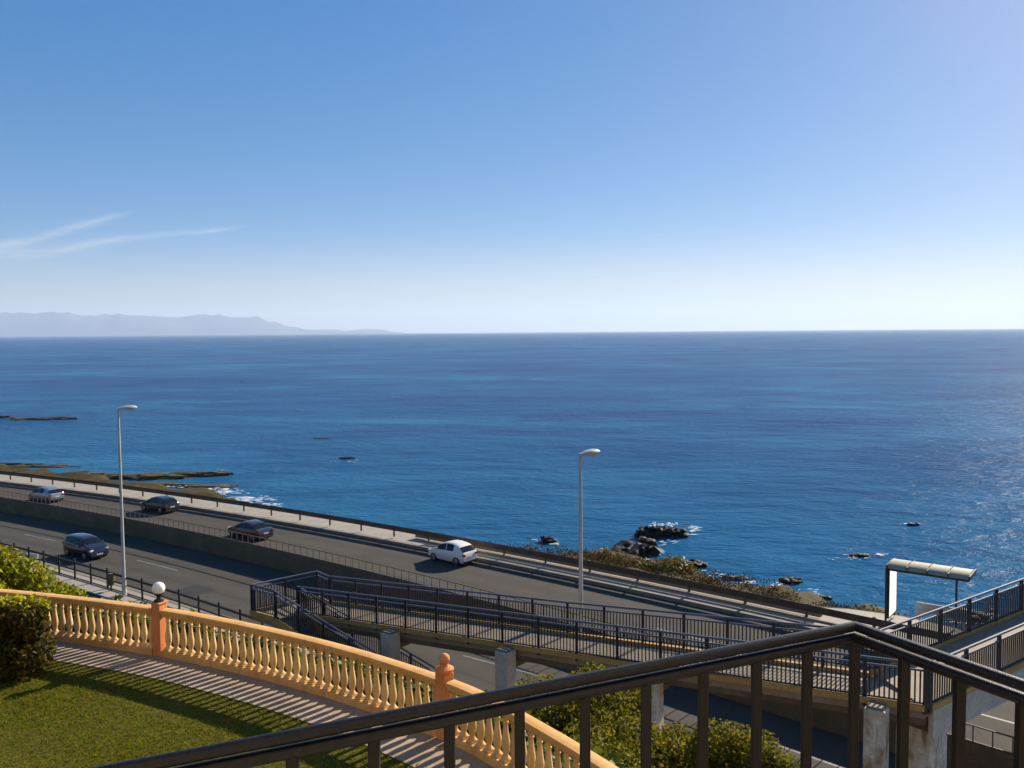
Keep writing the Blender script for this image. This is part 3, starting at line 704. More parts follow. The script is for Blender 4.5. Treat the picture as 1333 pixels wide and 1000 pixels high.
BUSH = [(742, 925, 17.5, 1.05, 'olive green bush rising just right of the lower balustrade end'), (700, 938, 18.2, .75, 'dark olive bush directly behind the balustrade coping'), (800, 928, 17.2, .95, 'tallest rounded yellow green bush behind the near railing'),
        (862, 990, 16.6, .95, 'broad olive bush behind the near railing left of the stained column'), (950, 992, 16.2, .95, 'low yellow green bush at the foot of the bridge ramp'), (768, 1000, 14.8, 1.2, 'dense bush low in the frame beside the balustrade foot'),
        (905, 985, 17.0, .8, 'small bush between the broad bush and the low bush at the ramp foot'), (1005, 1012, 16.0, .75, 'lowest bush on the right, nearest the stained columns')]
for i, (px, py, Y, r, lab) in enumerate(BUSH):
    c = pt_y(px, py, Y)
    bl = [(c.x+RNG.uniform(-.6, .6)*r, c.y+RNG.uniform(-.6, .6)*r, c.z+RNG.uniform(-.75, .40)*r, r*RNG.uniform(.38, .55), r*RNG.uniform(.38, .55), r*RNG.uniform(.32, .48)) for _ in range(15)]
    bl += [(c.x, c.y, c.z-.8, r, r, 1.2)]
    shrub(lab, bl, 'lf_bush', 15000, .050, (c.x, c.y, .4), 'bush', 'bushes on the bank behind the balustrade', 'bush')
for i, (s_, n_, r) in enumerate(((-50, 20.8, .9), (-46.5, 20.6, .8), (-43.5, 20.6, .75))):
    c = SN(s_, n_, .3); bl = [(c.x+RNG.uniform(-.9, .9), c.y+RNG.uniform(-.7, .7), c.z+RNG.uniform(-.2, .3), r*.7, r*.7, r*.5) for _ in range(7)]
    shrub(['low dark shrub beside the landward pavement, behind the sunny hedge', 'low dark shrub between two others beside the landward pavement', 'low dark shrub beside the pavement nearest the left lamp'][i], bl, 'lf_dark', 2200, .1, (c.x, c.y, -.3), group='low shrubs beside the landward pavement')

# ------------------------------------------------------------------ footbridge
fb = thing('footbridge', 'navy railed concrete footbridge with ramp and stair over the coast road', 'footbridge', (9.25, 19.48, -.16))
E2 = Vector((ES[0], ES[1], 0)); N2 = Vector((EN[0], EN[1], 0))
ZL, ZC = 2.17, 3.78           # deck heights at the left landing and the right corner
I0 = Vector((-7.75, 31.5, 0)); C0 = Vector((9.25, 19.48, 0)); dR = (C0-I0).normalized(); nR = Vector((-dR.y, dR.x, 0)); LR = (C0-I0).length
WR = 1.5
dB = Vector((.81, .587, 0)).normalized(); nB = Vector((-dB.y, dB.x, 0)); WB = 1.80
def far_t(o, w):   # where the far ramp edge meets the far span edge
    a = (o-w*nB.dot(nR))/dB.dot(nR); return a, (dB*a+nB*w).dot(dR)
def ramp_p(t, o, dz=0): p = I0+dR*t+nR*o; return Vector((p.x, p.y, ZL+(ZC-ZL)*min(1, max(0, t/LR))+dz))
def slab(mb, a, b_, c, d, th):
    q = [Vector(v) for v in (a, b_, c, d)]; lo = [v-Vector((0, 0, th)) for v in q]
    mb.add(q+lo, [(0, 1, 2, 3), (7, 6, 5, 4), (0, 4, 5, 1), (1, 5, 6, 2), (2, 6, 7, 3), (3, 7, 4, 0)])
mb = MB(); TF = LR+far_t(WR, WB)[1]; slab(mb, ramp_p(0, 0), ramp_p(LR, 0), ramp_p(TF, WR), ramp_p(0, WR), .26); mb.build('ramp_deck', 'deck', fb)
mb = MB(); mb.sweep([ramp_p(0, -.06), ramp_p(LR+.0, -.06)], [(-.07, -.05), (.055, -.05), (.055, .09), (-.07, .09)])
TF2 = LR+far_t(WR+.06, WB+.06)[1]; mb.sweep([ramp_p(0, WR+.06), ramp_p(TF2-.07, WR+.06)], [(-.055, -.05), (.07, -.05), (.07, .09), (-.055, .09)]); mb.build('ramp_curb', 'curb', fb)
mb = MB(); mb.sweep([ramp_p(0, .06), ramp_p(LR, .06)], [(-.06, -.42), (.06, -.42), (.06, -.262), (-.06, -.262)]); mb.sweep([ramp_p(0, WR-.06), ramp_p(LR, WR-.06)], [(-.06, -.42), (.06, -.42), (.06, -.262), (-.06, -.262)]); mb.build('ramp_beam', 'wallc', fb)
# landing at the left
Lc = Vector((-9.53, 31.74, ZL)); Bc = Vector((-7.52, 33.5, ZL)); Ic = Vector((I0.x, I0.y, ZL)); Bp = ramp_p(0, WR)
Kc = Lc + dR*1.35
mb = MB(); mb.add([Lc, Kc, Ic, Bp, Bc]+[v-Vector((0, 0, .28)) for v in (Lc, Kc, Ic, Bp, Bc)], [(0, 1, 2, 3, 4), (9, 8, 7, 6, 5)]+[(i, i+5, (i+1) % 5+5, (i+1) % 5) for i in range(5)]); mb.build('landing_deck', 'deck', fb)
mb = MB(); mb.sweep([Bp, Bc, Lc, Kc], [(-.06, -.1), (.06, -.1), (.06, .08), (-.06, .08)]); mb.build('landing_curb', 'curb', fb)
mb = MB(); pc = (Lc+Bc+Ic)/3; mb.box((pc.x, pc.y, (ZL-.28-.4)/2), (.5, .5, ZL-.28+.4), .6); mb.build('landing_column', 'concrete', fb, bevel=.03)
# stair flight
SL = .25; LF = 13.6
def st_p(t, o, dz=0): p = Kc+dR*t+nR*o; return Vector((p.x, p.y, ZL-SL*t+dz))
WS = (Ic-Kc).dot(nR)-.02
mb = MB(); k = 24
for i in range(k):
    t0, t1 = LF*i/k, LF*(i+1)/k; z = ZL-SL*t1
    a, b_ = Kc+dR*t0, Kc+dR*t1
    q = [a, b_, b_+nR*WS, a+nR*WS]; vs = [Vector((v.x, v.y, z)) for v in q]+[Vector((v.x, v.y, z-.34)) for v in q]
    mb.add(vs, [(0, 1, 2, 3), (7, 6, 5, 4), (0, 4, 5, 1), (1, 5, 6, 2), (2, 6, 7, 3), (3, 7, 4, 0)])
mb.build('stair_flight', 'deck', fb)
mb = MB()
for o in (-.06, WS+.06): mb.sweep([st_p(0, o), st_p(LF, o)], [(-.055, -.16), (.055, -.16), (.055, .08), (-.055, .08)])
mb.build('stair_curb', 'curb', fb)
# span over the road
dB = Vector((.81, .587, 0)).normalized(); nB = Vector((-dB.y, dB.x, 0)); WB = 1.80
LB = 27.
def sp_p(t, o, dz=0): p = C0+dB*t+nB*o; return Vector((p.x, p.y, ZC+dz))
mb = MB(); AF = far_t(WR, WB)[0]; slab(mb, sp_p(0, 0), sp_p(LB, 0), sp_p(LB, WB), sp_p(AF, WB), .22); mb.build('span_deck', 'deck', fb)
mb = MB(); mb.sweep([sp_p(.15, -.05), sp_p(LB, -.05)], [(-.06, -.72), (.06, -.72), (.06, -.06), (-.06, -.06)]); mb.sweep([sp_p(1.6, WB+.05), sp_p(LB, WB+.05)], [(-.06, -.72), (.06, -.72), (.06, -.06), (-.06, -.06)]); mb.build('span_beam', 'concrete', fb)
mb = MB(); mb.sweep([sp_p(.07, -.06), sp_p(LB, -.06)], [(-.075, -.055), (.055, -.055), (.055, .09), (-.075, .09)]); mb.sweep([sp_p(AF-.06, WB+.06), sp_p(LB, WB+.06)], [(-.055, -.055), (.075, -.055), (.075, .09), (-.055, .09)]); mb.build('span_curb', 'curb', fb)
# columns
def column(t, mat='concrete', w=.47):
    p = ramp_p(t, -.31); mb = MB(); g = -.2 ; a = math.atan2(dR.y, dR.x)+.0
    top = p.z-.03; mb.box((p.x, p.y, (top+g)/2), (w, w, top-g), a)
    o = mb.build('column', mat, fb, bevel=.035)
    mb = MB(); mb.box((p.x, p.y, top+.03), (w*.8, w*.8, .06), a); mb.build('column_cap', 'kerb', o, origin=fb.location, bevel=.02)
    q = ramp_p(t, WR*.5); mb = MB(); e = ramp_p(t, WR+.1); b0 = Vector((p.x, p.y, 0)); mb.sweep([(p.x+nR.x*.2, p.y+nR.y*.2, p.z), (e.x, e.y, e.z)], [(-.16, -.62), (.16, -.62), (.16, -.425), (-.16, -.425)]); mb.build('bracket', 'wallc', o, origin=fb.location)
for t, mt in ((4.75, 'concrete'), (9.4, 'concrete'), (14.2, 'stained'), (19.85, 'stained')): column(t, mt)
p = sp_p(.85, .55); mb = MB(); mb.box((p.x, p.y, (ZC-.75-.2)/2), (.78, .85, ZC-.72+.2), math.atan2(dB.y, dB.x)); mb.build('pier', 'stained', fb, bevel=.03)
mb = MB(); mb.box((p.x, p.y, ZC-.47), (.95, 1.1, .5), math.atan2(dB.y, dB.x)); mb.build('pier_head', 'wallc', fb, bevel=.02)
for tt in (15.2, 26.3):
    p = sp_p(tt, WB/2); mb = MB(); mb.box((p.x, p.y, (ZC-.25)/2-.6), (.6, .6, ZC-.22+1.2), math.atan2(dB.y, dB.x)); mb.build('span_column', 'concrete', fb, bevel=.03)

def railing(name, pts, pitch=1.32, h=1.02, pick=.108, first=True):
    """one railing run: double top rail, posts, picket panels between them"""
    pts = [Vector(p) for p in pts]
    mb = MB(); r = .032
    sec = [(r*math.cos(2*math.pi*i/10), r*math.sin(2*math.pi*i/10)) for i in range(10)]
    mb.sweep([p+Vector((0, 0, h)) for p in pts], sec)
    ro = mb.build(name, 'navy_sheen', fb, smooth=50)
    mb = MB(); mb.sweep([p+Vector((0, 0, h-.15)) for p in pts], [(u*.8, w*.8) for u, w in sec]); mb.build('lower_rail', 'navy_sheen', ro, origin=fb.location, smooth=50)
    for a, b_ in zip(pts, pts[1:]):
        L = (b_-a).length; k = max(1, round(L/pitch))
        for i in range(k+1):
            if (i < k or b_ is pts[-1]) and (first or i or a is not pts[0]):
                q = a.lerp(b_, i/k); mb = MB(); mb.bar(q+Vector((0, 0, -.12)), q+Vector((0, 0, h-.015)), .075); mb.build('post', 'navy', ro, origin=fb.location)
            if i < k:
                q0, q1 = a.lerp(b_, i/k), a.lerp(b_, (i+1)/k); m_ = max(2, round((q1-q0).length/pick)); mb = MB()
                for j in range(1, m_):
                    q = q0.lerp(q1, j/m_); mb.bar(q+Vector((0, 0, .13)), q+Vector((0, 0, h-.15)), .029)
                mb.bar(q0+Vector((0, 0, .12)), q1+Vector((0, 0, .12)), .035); mb.build('picket_panel', 'navy', ro, origin=fb.location)
    return ro
X0 = sp_p(far_t(WR+.06, WB+.06)[0], WB+.06)
railing('ramp_railing', [ramp_p(.0, -.06), ramp_p(LR, -.06)])
railing('ramp_railing', [ramp_p(.0, WR+.06), ramp_p(LR*.5, WR+.06), Vector((X0.x, X0.y, ZC))])
railing('landing_railing', [Bp, Bc, Lc, Kc])
railing('stair_railing', [st_p(0, -.06), st_p(LF, -.06)])
railing('stair_railing', [Ic, st_p(.2, WS+.06), st_p(LF, WS+.06)])
railing('span_railing', [ramp_p(LR, -.06), sp_p(.06, -.06), sp_p(LB, -.06)], 1.55, first=False)
railing('span_railing', [Vector((X0.x, X0.y, ZC)), sp_p(LB, WB+.06)], 1.55, first=False)
# tower of stairs where the span comes down on the seaward side (outside the picture)
# ------------------------------------------------------------------ street lamps
def street_lamp(label, loc, h, ang):
    r = thing('street_lamp', label, 'street lamp', loc, 'street lamps on the landward pavement', world=False)
    r.rotation_euler = (0, 0, ang)
    mb = MB(); mb.cyl((0, 0, 0), (0, 0, h), .085, .05, 12); mb.cyl((0, 0, 0), (0, 0, .9), .11, .10, 12); mb.box((0, 0, .02), (.36, .36, .04)); mb.build('pole', 'galv', r, smooth=40)
    mb = MB(); vs = []; n = 14
    secs = [(-.08, .05, .05, .0), (.03, .065, .06, .0), (.14, .10, .085, .006), (.34, .16, .115, .018), (.58, .18, .12, .028), (.76, .15, .09, .032), (.86, .06, .035, .03)]
    for (x, wy, wz, z) in secs:
        for i in range(n):
            t = 2*math.pi*i/n; vs.append((x, wy*math.cos(t), h+z+wz*math.sin(t)*(1 if math.sin(t) > 0 else .5)))
    mb.add(vs, [(j*n+i, j*n+(i+1) % n, (j+1)*n+(i+1) % n, (j+1)*n+i) for j in range(len(secs)-1) for i in range(n)]+[tuple(range(n))[::-1], tuple(range((len(secs)-1)*n, len(secs)*n))])
    mb.build('lamp_head', 'lamphead', r, smooth=50)
    mb = MB(); vs = []
    secs = [(.28, .03, .02), (.36, .12, .07), (.52, .15, .13), (.66, .135, .12), (.76, .06, .04)]
    for (x, wy, wz) in secs:
        for i in range(n):
            t = 2*math.pi*i/n; vs.append((x, wy*math.cos(t), h+.03*x-wz*abs(math.sin(t)) if math.sin(t) < 0 else h+.01+.03*x))
    mb.add(vs, [(j*n+i, j*n+(i+1) % n, (j+1)*n+(i+1) % n, (j+1)*n+i) for j in range(len(secs)-1) for i in range(n)]); mb.build('lens', 'lens', r, smooth=60)
    return r
aN = math.atan2(EN[1], EN[0])
p = at(162, 775, -.16); street_lamp('tall grey street lamp standing on the landward pavement at left, near the globe lamp', p, 8.95, aN-.25)
Y = 29.2; d = (fw+cr*((752-666.5)/1154)+cu*((500-592)/1154)); q = Vector((0, 0, CZ))+d*(Y/d.y)
street_lamp('tall grey street lamp rising behind the footbridge ramp in the middle', (q.x+.09, q.y, -.2), q.z+.2, aN-.28)

# small bin by the left lamp, small white post behind the sunny hedge
p = SN(-40.6, fn(-40.6)-.1, -.16)
lb = thing('litter_bin', 'small dark litter bin on the fence beside the left street lamp', 'bin', p); mb = MB()
mb.lathe([(.001, .28), (.16, .28), (.19, .75), (.19, .80), (.15, .86), (.001, .88)], p, 12); mb.build('body', 'brownfence', lb, smooth=40); mb = MB(); mb.bar(p, p+Vector((0, 0, .5)), .06); mb.build('stand', 'fence', lb)
p = at(42, 733, -.1); wb = MB()
for dx in (-.28, .28): wb.box((p.x+dx, p.y, -.16+.30), (.05, .05, .62))
wb.box((p.x, p.y, .30), (.66, .04, .22)); tag(wb.build('sign_board', 'whiteplastic'), 'small white board on two legs at the pavement edge above the sunny hedge', 'board')

# ------------------------------------------------------------------ bus shelter
base = Vector((15.25, 35.7, .24)); sl = math.atan2(dR.y, dR.x)-.03
bs = thing('bus_shelter', 'open bus shelter with pale four panel roof and white end panel', 'bus shelter', base, world=False); bs.rotation_euler = (0, 0, sl)
H = 2.33; LN = 3.05; DP = 1.35
mb = MB()
for k in range(4):
    x0, x1 = k*LN/4+.02, (k+1)*LN/4-.02; vs = []
    ys = [(-.02, H), (.08, H+.10), (.5, H+.20), (1.0, H+.17), (DP, H+.06)]
    for x in (x0, x1):
        for y, z in ys: vs.append((x, y, z))
        for y, z in ys[::-1]: vs.append((x, y, z-.09))
    n = 10; mb = MB(); mb.add(vs, [(i, (i+1) % n, n+(i+1) % n, n+i) for i in range(n)]+[tuple(range(n))[::-1], tuple(range(n, 2*n))]); mb.build('roof_panel', 'roof', bs, smooth=40)
mb = MB()
for k in range(5): mb.box((k*LN/4, DP/2, H+.04), (.045, DP+.04, .16))
mb.box((LN/2, -.0, H-.06), (LN, .06, .08)); mb.box((LN/2, DP-.02, H-.06), (LN, .06, .08)); mb.build('roof_frame', 'steel_d', bs)
for x, y in ((LN*.78, DP-.1), (0.0, DP), (0.0, -.02)):
    mb = MB(); mb.box((x, y, H/2), (.075, .075, H)); mb.build('post', 'steel_d', bs)
mb = MB(); mb.box((.06, DP/2, H*.53), (.07, DP-.15, H*.86)); ep = mb.build('end_panel', 'opal', bs)  # the 'opal' material glows in place of sunlight on this panel
mb = MB()
for z in (H*.53-H*.43, H*.53+H*.43): mb.box((.06, DP/2, z), (.09, DP-.10, .05))
for y in (.075, DP-.075): mb.box((.06, y, H*.53), (.09, .04, H*.86))
mb.build('panel_frame', 'steel_d', ep)
mb = MB(); mb.box((1.9, DP-.35, .44), (2.0, .42, .06)); mb.box((1.9, DP-.14, .62), (2.0, .05, .3))
for x in (1.1, 2.7): mb.box((x, DP-.35, .21), (.06, .36, .42))
mb.build('bench', 'bench', bs)

# ------------------------------------------------------------------ cars
def car(label, loc, ang, mat, L=4.0, W=1.72, H=1.48, style='hatch', group=None):
    root = thing('car', label, 'car', loc, group, world=False); root.rotation_euler = (0, 0, ang); root.scale = (1/KS,)*3
    sx, sz = L/4., H/1.48
    if style == 'hatch': pr = [(-2.0, .50), (-1.985, .72), (-1.95, .88), (-1.88, .97), (-1.50, 1.29), (-1.38, 1.36), (-1.1, 1.43), (-.6, 1.485), (-.1, 1.485), (.25, 1.43), (.45, 1.38), (1.12, 1.00), (1.2, .97), (1.6, .86), (1.85, .76), (1.96, .64), (2.0, .46)]
    elif style == 'sedan': pr = [(-2.0, .52), (-1.985, .74), (-1.93, .90), (-1.80, .95), (-1.55, .98), (-.98, 1.32), (-.8, 1.39), (-.5, 1.44), (-.1, 1.46), (.2, 1.42), (.38, 1.36), (1.05, .99), (1.15, .95), (1.6, .84), (1.85, .74), (1.96, .62), (2.0, .46)]
    else: pr = [(-2.0, .50), (-1.99, .8), (-1.96, .96), (-1.93, 1.03), (-1.78, 1.38), (-1.7, 1.44), (-1.2, 1.48), (-.6, 1.49), (-.1, 1.48), (.35, 1.44), (.55, 1.38), (1.2, 1.06), (1.3, 1.02), (1.65, .94), (1.88, .84), (1.97, .68), (2.0, .46)]
    X = [q[0] for q in pr]; Z = [q[1] for q in pr]
    ws0, ws1 = {'hatch': (.45, 1.12), 'sedan': (.38, 1.05)}.get(style, (.55, 1.2)); rg0, rg1 = {'hatch': (-1.88, -1.50), 'sedan': (-1.55, -.98)}.get(style, (-1.93, -1.78))
    swr = {'hatch': -1.45, 'sedan': -1.25}.get(style, -1.6); swf = ws1-.12
    belt0 = .93 if style != 'mpv' else .98
    xs = sorted(set([round(v, 3) for v in X+[swr, -.95, -.89, -.12, -.05, swf, .75, .9, -1.75, -1.3, -1.05, -.35, 1.4, 1.75, 1.92]]))
    rings = []
    for x in xs:
        top = float(np.interp(x, X, Z)); e = abs(x)/2
        w = W/2*(1-.10*e**5-.05*e**12); zb = .20+.08*max(0, e-.85)/.15*1.0
        b_ = min(belt0+.02*(-x), top-.025); hf = min(1, max(0, (top-b_)/(1.46-belt0)))
        y6 = w*(.93-.19*hf); z6 = b_+(top-b_)*.86
        half = [(0, zb), (w*.86, zb), (w*.985, zb+.12), (w*1.0, zb+(b_-zb)*.62), (w*.975, b_), (w*.955-.0*hf, b_+(top-b_)*.06), (y6, z6), (y6*.84, b_+(top-b_)*.965), (y6*.45, b_+(top-b_)*.992), (0, top)]
        rings.append([(x*sx, y, z*sz) for y, z in half]+[(x*sx, -y, z*sz) for y, z in half[-2:0:-1]])
    n = len(rings[0]); m_ = 9
    V = [v for r in rings for v in r]; groups = {}
    for i in range(len(rings)-1):
        xm = (xs[i]+xs[i+1])/2
        for j in range(n):
            jj = j if j < m_ else n-1-j
            side = 'l' if j < m_ else 'r'; g = 'body'
            if jj == 5 and swr < xm < swf:
                if not (-.12 < xm < -.05) and not (-.95 < xm < -.89): g = ('side_window', side, 0 if xm > -.06 else (1 if xm > -.9 else 2)) if style != 'hatch' or xm > -.95 else 'body'
            if jj in (6, 7, 8):
                if ws0 < xm < ws1: g = ('windscreen',)
                if rg0 < xm < rg1: g = ('rear_window',)
            groups.setdefault(g, []).append((i*n+j, i*n+(j+1) % n, (i+1)*n+(j+1) % n, (i+1)*n+j))
    groups['body'] += [tuple(range(n)), tuple(range((len(rings)-1)*n, len(rings)*n))[::-1]]
    for g, fs in groups.items():
        mb = MB(); used = sorted({k for f in fs for k in f}); ix = {k: q for q, k in enumerate(used)}
        mb.add([V[k] for k in used], [tuple(ix[k] for k in f) for f in fs])
        mb.build(g if isinstance(g, str) else g[0], mat if g == 'body' else 'glass', root, smooth=38)
    for ax in (-1.24*sx, 1.27*sx):
        for sgn in (-1, 1):
            mb = MB(); y = sgn*(W/2-.03); mb.cyl((ax, y-.12*sgn, .315), (ax, y+.045*sgn, .315), .315, .315, 22)
            wo_ = mb.build('wheel', 'tyre', root, smooth=40)
            mb = MB(); mb.cyl((ax, y+.045*sgn, .315), (ax, y+.053*sgn, .315), .21, .19, 18)
            mb.build('rim', 'rim', wo_, smooth=40)
    for sgn in (-1, 1):
        zt = (.78 if style != 'mpv' else .9)*sz
        mb = MB(); mb.box((-1.955*sx, sgn*(W/2-.18), zt), (.12, .24, .17)); mb.build('tail_light', 'tail', root, bevel=.02)
        mb = MB(); mb.box((1.90*sx, sgn*(W/2-.24), .70*sz), (.16, .30, .14), -.25*sgn); mb.build('headlight', 'head', root, bevel=.03)
        mb = MB(); mb.ball((.80*sx, sgn*(W/2+.07), 1.0*sz), .09, 10, 8); mb.build('mirror', mat, root, smooth=60)
    mb = MB(); mb.box((-2.0*sx, 0, .62*sz), (.03, .50, .115)); mb.build('number_plate', 'plate', root)
    mb = MB(); mb.box((2.0*sx, 0, .40*sz), (.03, .50, .115)); mb.build('number_plate', 'plate', root)
    mb = MB(); mb.box((-1.95*sx, 0, .30*sz), (.13, W*.82, .15)); mb.build('bumper', 'trim', root, bevel=.03)
    mb = MB(); mb.box((1.94*sx, 0, .30*sz), (.14, W*.80, .15)); mb.build('bumper', 'trim', root, bevel=.03)
    return root
def road_ang(s, nf): return math.atan2(*(lambda a: (a.y, a.x))(SN(s+.5, nf(s+.5))-SN(s-.5, nf(s-.5))))
def lane_car(label, px, py, z, mat, rev, **k):
    p = at(px, py, z); s, n = toSN(p.x, p.y); a = road_ang(s, nW)
    return car(label, (p.x, p.y, z+.004), a+(math.pi if rev else 0), mat, **k)
G = 'cars on the coast road'
lane_car('white hatchback driving left on the seaward carriageway', 589, 731, 0, 'p_white', True, L=3.62, W=1.66, H=1.56, group=G)
lane_car('dark grey saloon hidden to its sills by the median fence, second from the white car', 326, 699.5, 0, 'p_grey', True, L=4.1, style='sedan', H=1.45, group=G)
lane_car('black hatchback in the far lane right of the left street lamp', 208, 665.5, 0, 'p_black', True, L=3.95, group=G)
lane_car('silver hatchback farthest left on the seaward carriageway', 60, 652, 0, 'p_silver', True, L=3.9, group=G)
lane_car('tall dark blue people carrier coming forward on the landward carriageway', 112, 724, ZN, 'p_navy', False, L=3.95, W=1.72, H=1.62, style='mpv', group=G)

# ------------------------------------------------------------------ near railing
nr = thing('metal_railing', 'weathered dark double tube railing closest to the camera', 'railing', (1.17, 2.99, 11.3))
P0 = Vector((-2.2, 1.435, 0)); PC = Vector((1.17, 2.985, 0)); P1 = Vector((2.05, 1.38, 0))
ZR = 11.30
def tube(z, r):
    sec = [(r*math.cos(2*math.pi*i/20), r*math.sin(2*math.pi*i/20)) for i in range(20)]
    mb = MB(); mb.sweep([Vector((p.x, p.y, z)) for p in (P0, PC, P1)], sec); return mb
tube(ZR-.017, .017).build('top_rail', 'tube', nr, smooth=40)
tube(ZR-.017-.040, .018).build('lower_rail', 'tube', nr, smooth=40)
dl = (PC-P0).normalized(); dr_ = (P1-PC).normalized()
def bar_at(p):
    mb = MB(); mb.bar((p.x, p.y, ZR-1.06), (p.x, p.y, ZR-.062), .030); mb.build('baluster', 'bar', nr, bevel=.003)
bar_at(PC)
for i in range(1, 16): bar_at(PC-dl*(.212*i))
for i in range(1, 9): bar_at(PC+dr_*(.195*i))
mb = MB(); mb.sweep([Vector((p.x, p.y, ZR-1.1)) for p in (P0, PC, P1)], [(-.15, -.25), (.15, -.25), (.15, .04), (-.15, .04)]); mb.add([(-2.2, 1.4, 10.0), (1.1, 2.9, 10.0), (2.0, 1.4, 10.0), (2.0, -1.35, 10.0), (-2.2, -1.35, 10.0)], [(0, 1, 2, 3, 4)]); struct(mb, 'balcony_floor', 'concrete')

# the house whose balcony carries the camera: its sunlit front throws warm light back over the garden
hs_ = thing('house', 'cream rendered house carrying the balcony behind the camera', 'house', (0, -1.4, ZT))
MAT['facade'] = surf('cream_render', (.60, .51, .38), (.52, .44, .32), .8, fine=8)
mb = MB(); mb.box((-3, -6.4, 13.2), (52, 10, 15.4)); mb.build('wall', 'facade', hs_)
for i in range(9):
    for z in (8.2, 11.6, 15.0):
        x = -26+5.6*i
        mb = MB(); mb.box((x, -1.42, z), (1.6, .12, 1.7)); wf = mb.build('window', 'kerb', hs_); mb = MB(); mb.box((x, -1.35, z), (1.36, .03, 1.46)); mb.build('pane', 'glass', wf, origin=hs_.location)
# ------------------------------------------------------------------ light and sky
AZ, EL = rad(42), rad(27.4)
D = Vector((math.sin(AZ)*math.cos(EL), math.cos(AZ)*math.cos(EL), math.sin(EL)))
ld = bpy.data.lights.new('sun', 'SUN'); ld.energy = 4.5; ld.angle = rad(.53); ld.color = (1, .89, .73)
lo = bpy.data.objects.new('sun', ld); COL.objects.link(lo); lo.rotation_euler = D.to_track_quat('Z', 'Y').to_euler()
w = bpy.data.worlds.new('World'); sc.world = w; w.use_nodes = True; nt = w.node_tree
bg = nt.nodes['Background']; sky = nt.nodes.new('ShaderNodeTexSky'); sky.sky_type = 'NISHITA'; sky.sun_disc = False
sky.sun_elevation = EL; sky.sun_rotation = AZ; sky.altitude = 500; sky.air_density = .8; sky.dust_density = .5; sky.ozone_density = 6.0
sg = nt.nodes.new('ShaderNodeGamma'); sg.inputs[1].default_value = .5; nt.links.new(sky.outputs[0], sg.inputs[0])
sh = nt.nodes.new('ShaderNodeHueSaturation'); sh.inputs['Saturation'].default_value = 1.76; sh.inputs['Hue'].default_value = .508; nt.links.new(sg.outputs[0], sh.inputs['Color']); SKY = sh.outputs[0]
tc = nt.nodes.new('ShaderNodeTexCoord'); sx_ = nt.nodes.new('ShaderNodeSeparateXYZ'); nt.links.new(tc.outputs['Generated'], sx_.inputs[0])
yy = math_n(nt, 'MAXIMUM', sx_.outputs[1], .05); U = math_n(nt, 'DIVIDE', sx_.outputs[0], yy); W0 = math_n(nt, 'DIVIDE', sx_.outputs[2], yy)
lowf = nt.nodes.new('ShaderNodeMapRange'); lowf.interpolation_type = 'SMOOTHERSTEP'; nt.links.new(W0, lowf.inputs[0]); lowf.inputs[1].default_value = .13; lowf.inputs[2].default_value = -.01; lowf.inputs[3].default_value = 0; lowf.inputs[4].default_value = .95
sl_ = nt.nodes.new('ShaderNodeHueSaturation'); sl_.inputs['Saturation'].default_value = .5; sl_.inputs['Value'].default_value = .92; nt.links.new(sg.outputs[0], sl_.inputs['Color'])
SKY = mixc(nt, lowf.outputs[0], SKY, mixc(nt, 1.0, sl_.outputs[0], (1.05, 1.0, .89), 'MULTIPLY'))
warp = noise_tex(nt, tc.outputs['Generated'], 9, 4, .6); Wv = math_n(nt, 'ADD', W0, math_n(nt, 'MULTIPLY_ADD', warp, .022, -.011))
def uw(px, py):
    d = fw+cr*((px-666.5)/1154)+cu*((500-py)/1154); return d.x/d.y, d.z/d.y
cmb = nt.nodes.new('ShaderNodeCombineXYZ'); nt.links.new(U, cmb.inputs[0]); nt.links.new(Wv, cmb.inputs[1])
mp = nt.nodes.new('ShaderNodeMapping'); mp.inputs['Scale'].default_value = (9, 70, 1); mp.inputs['Rotation'].default_value = (0, 0, rad(-14)); nt.links.new(cmb.outputs[0], mp.inputs[0])
streak = ramp(nt, noise_tex(nt, mp.outputs[0], 1.6, 6, .6, .6), [(.30, (.15, .15, .15)), (.70, (1, 1, 1))])
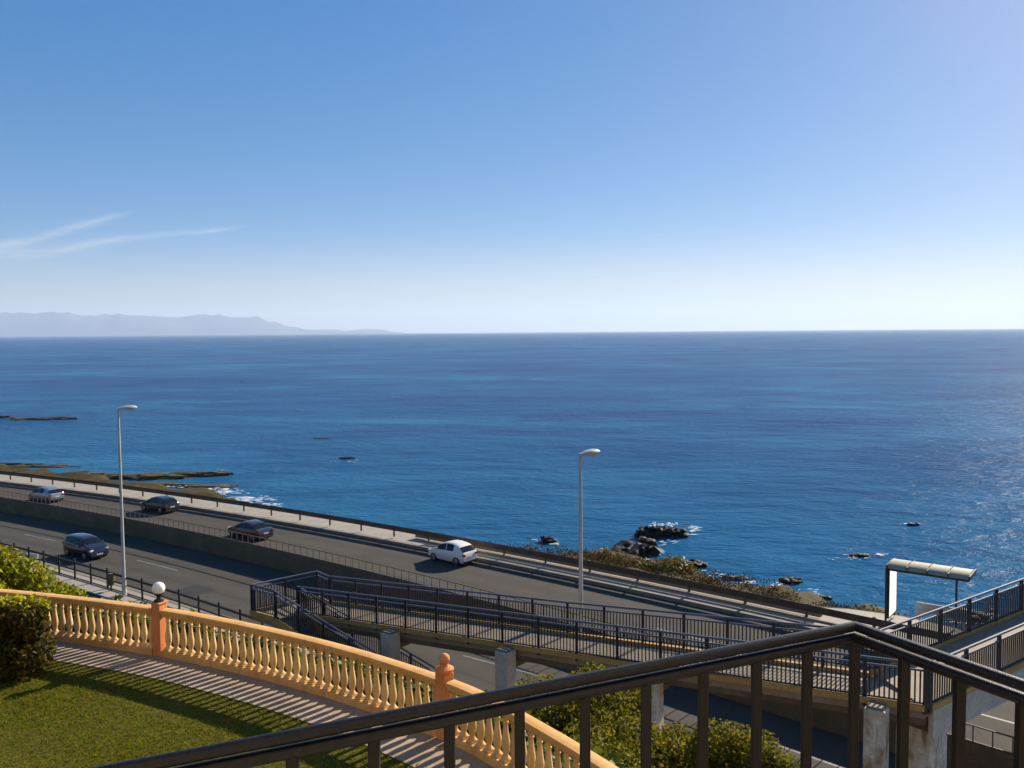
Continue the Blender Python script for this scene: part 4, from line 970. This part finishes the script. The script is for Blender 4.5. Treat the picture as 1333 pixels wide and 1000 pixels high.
def wisp(pp, sig0, sig1, amp):
    us = np.array([uw(*p)[0] for p in pp]); ws = np.array([uw(*p)[1] for p in pp]); c2, c1, c0 = np.polyfit(us, ws, 2)
    ctr = math_n(nt, 'MULTIPLY_ADD', math_n(nt, 'MULTIPLY_ADD', U, float(c2), float(c1)), U, float(c0))
    u0_, u1_ = us[0], us[-1]
    mr = nt.nodes.new('ShaderNodeMapRange'); nt.links.new(U, mr.inputs[0]); mr.inputs[1].default_value = u0_; mr.inputs[2].default_value = u1_; mr.inputs[3].default_value = sig0; mr.inputs[4].default_value = sig1
    z = math_n(nt, 'DIVIDE', math_n(nt, 'SUBTRACT', Wv, ctr), mr.outputs[0]); g = math_n(nt, 'POWER', 2.718, math_n(nt, 'MULTIPLY', math_n(nt, 'MULTIPLY', z, z), -1.0))
    mf = nt.nodes.new('ShaderNodeMapRange'); mf.interpolation_type = 'SMOOTHSTEP'; nt.links.new(U, mf.inputs[0]); mf.inputs[1].default_value = u1_+.012; mf.inputs[2].default_value = u1_-.05; mf.inputs[3].default_value = 0; mf.inputs[4].default_value = amp
    return math_n(nt, 'MULTIPLY', g, mf.outputs[0])
ws_ = [wisp([(-120, 345), (0, 318), (60, 306), (120, 296), (178, 274)], .0085, .0028, .75), wisp([(-150, 345), (0, 328), (120, 320), (220, 308), (322, 294)], .0065, .0024, .6), wisp([(-200, 350), (0, 338), (100, 326), (160, 318)], .022, .010, .2)]
tot = math_n(nt, 'ADD', math_n(nt, 'ADD', ws_[0], ws_[1]), ws_[2]); fac = math_n(nt, 'MINIMUM', math_n(nt, 'MULTIPLY', tot, streak), .8)
hs = nt.nodes.new('ShaderNodeHueSaturation'); hs.inputs['Saturation'].default_value = .25; hs.inputs['Value'].default_value = 1.15; nt.links.new(SKY, hs.inputs['Color'])
nt.links.new(mixc(nt, fac, SKY, hs.outputs[0]), bg.inputs['Color']); bg.inputs['Strength'].default_value = .132
sc.view_settings.view_transform = 'Standard'; sc.view_settings.look = 'None'; sc.view_settings.exposure = 1.0; sc.view_settings.gamma = 1
sc.cycles.use_denoising = True
sc.cycles.max_bounces = 6; sc.cycles.volume_bounces = 1; sc.cycles.caustics_reflective = False; sc.cycles.caustics_refractive = False
NEAR = ('balustrade', 'lawn', 'garden_path', 'terrace_wall', 'lawn_grass', 'globe_lamp', 'clipped_hedge', 'metal_railing', 'balcony_floor', 'haze', 'house')
for o in bpy.data.objects:
    if 'world' in o: del o['world']
    if o.parent is None and o.type in ('MESH', 'EMPTY') and o.name not in NEAR:
        c = Vector((0, 0, CZ)); o.location = c+(o.location-c)*KS; o.scale = o.scale*KS
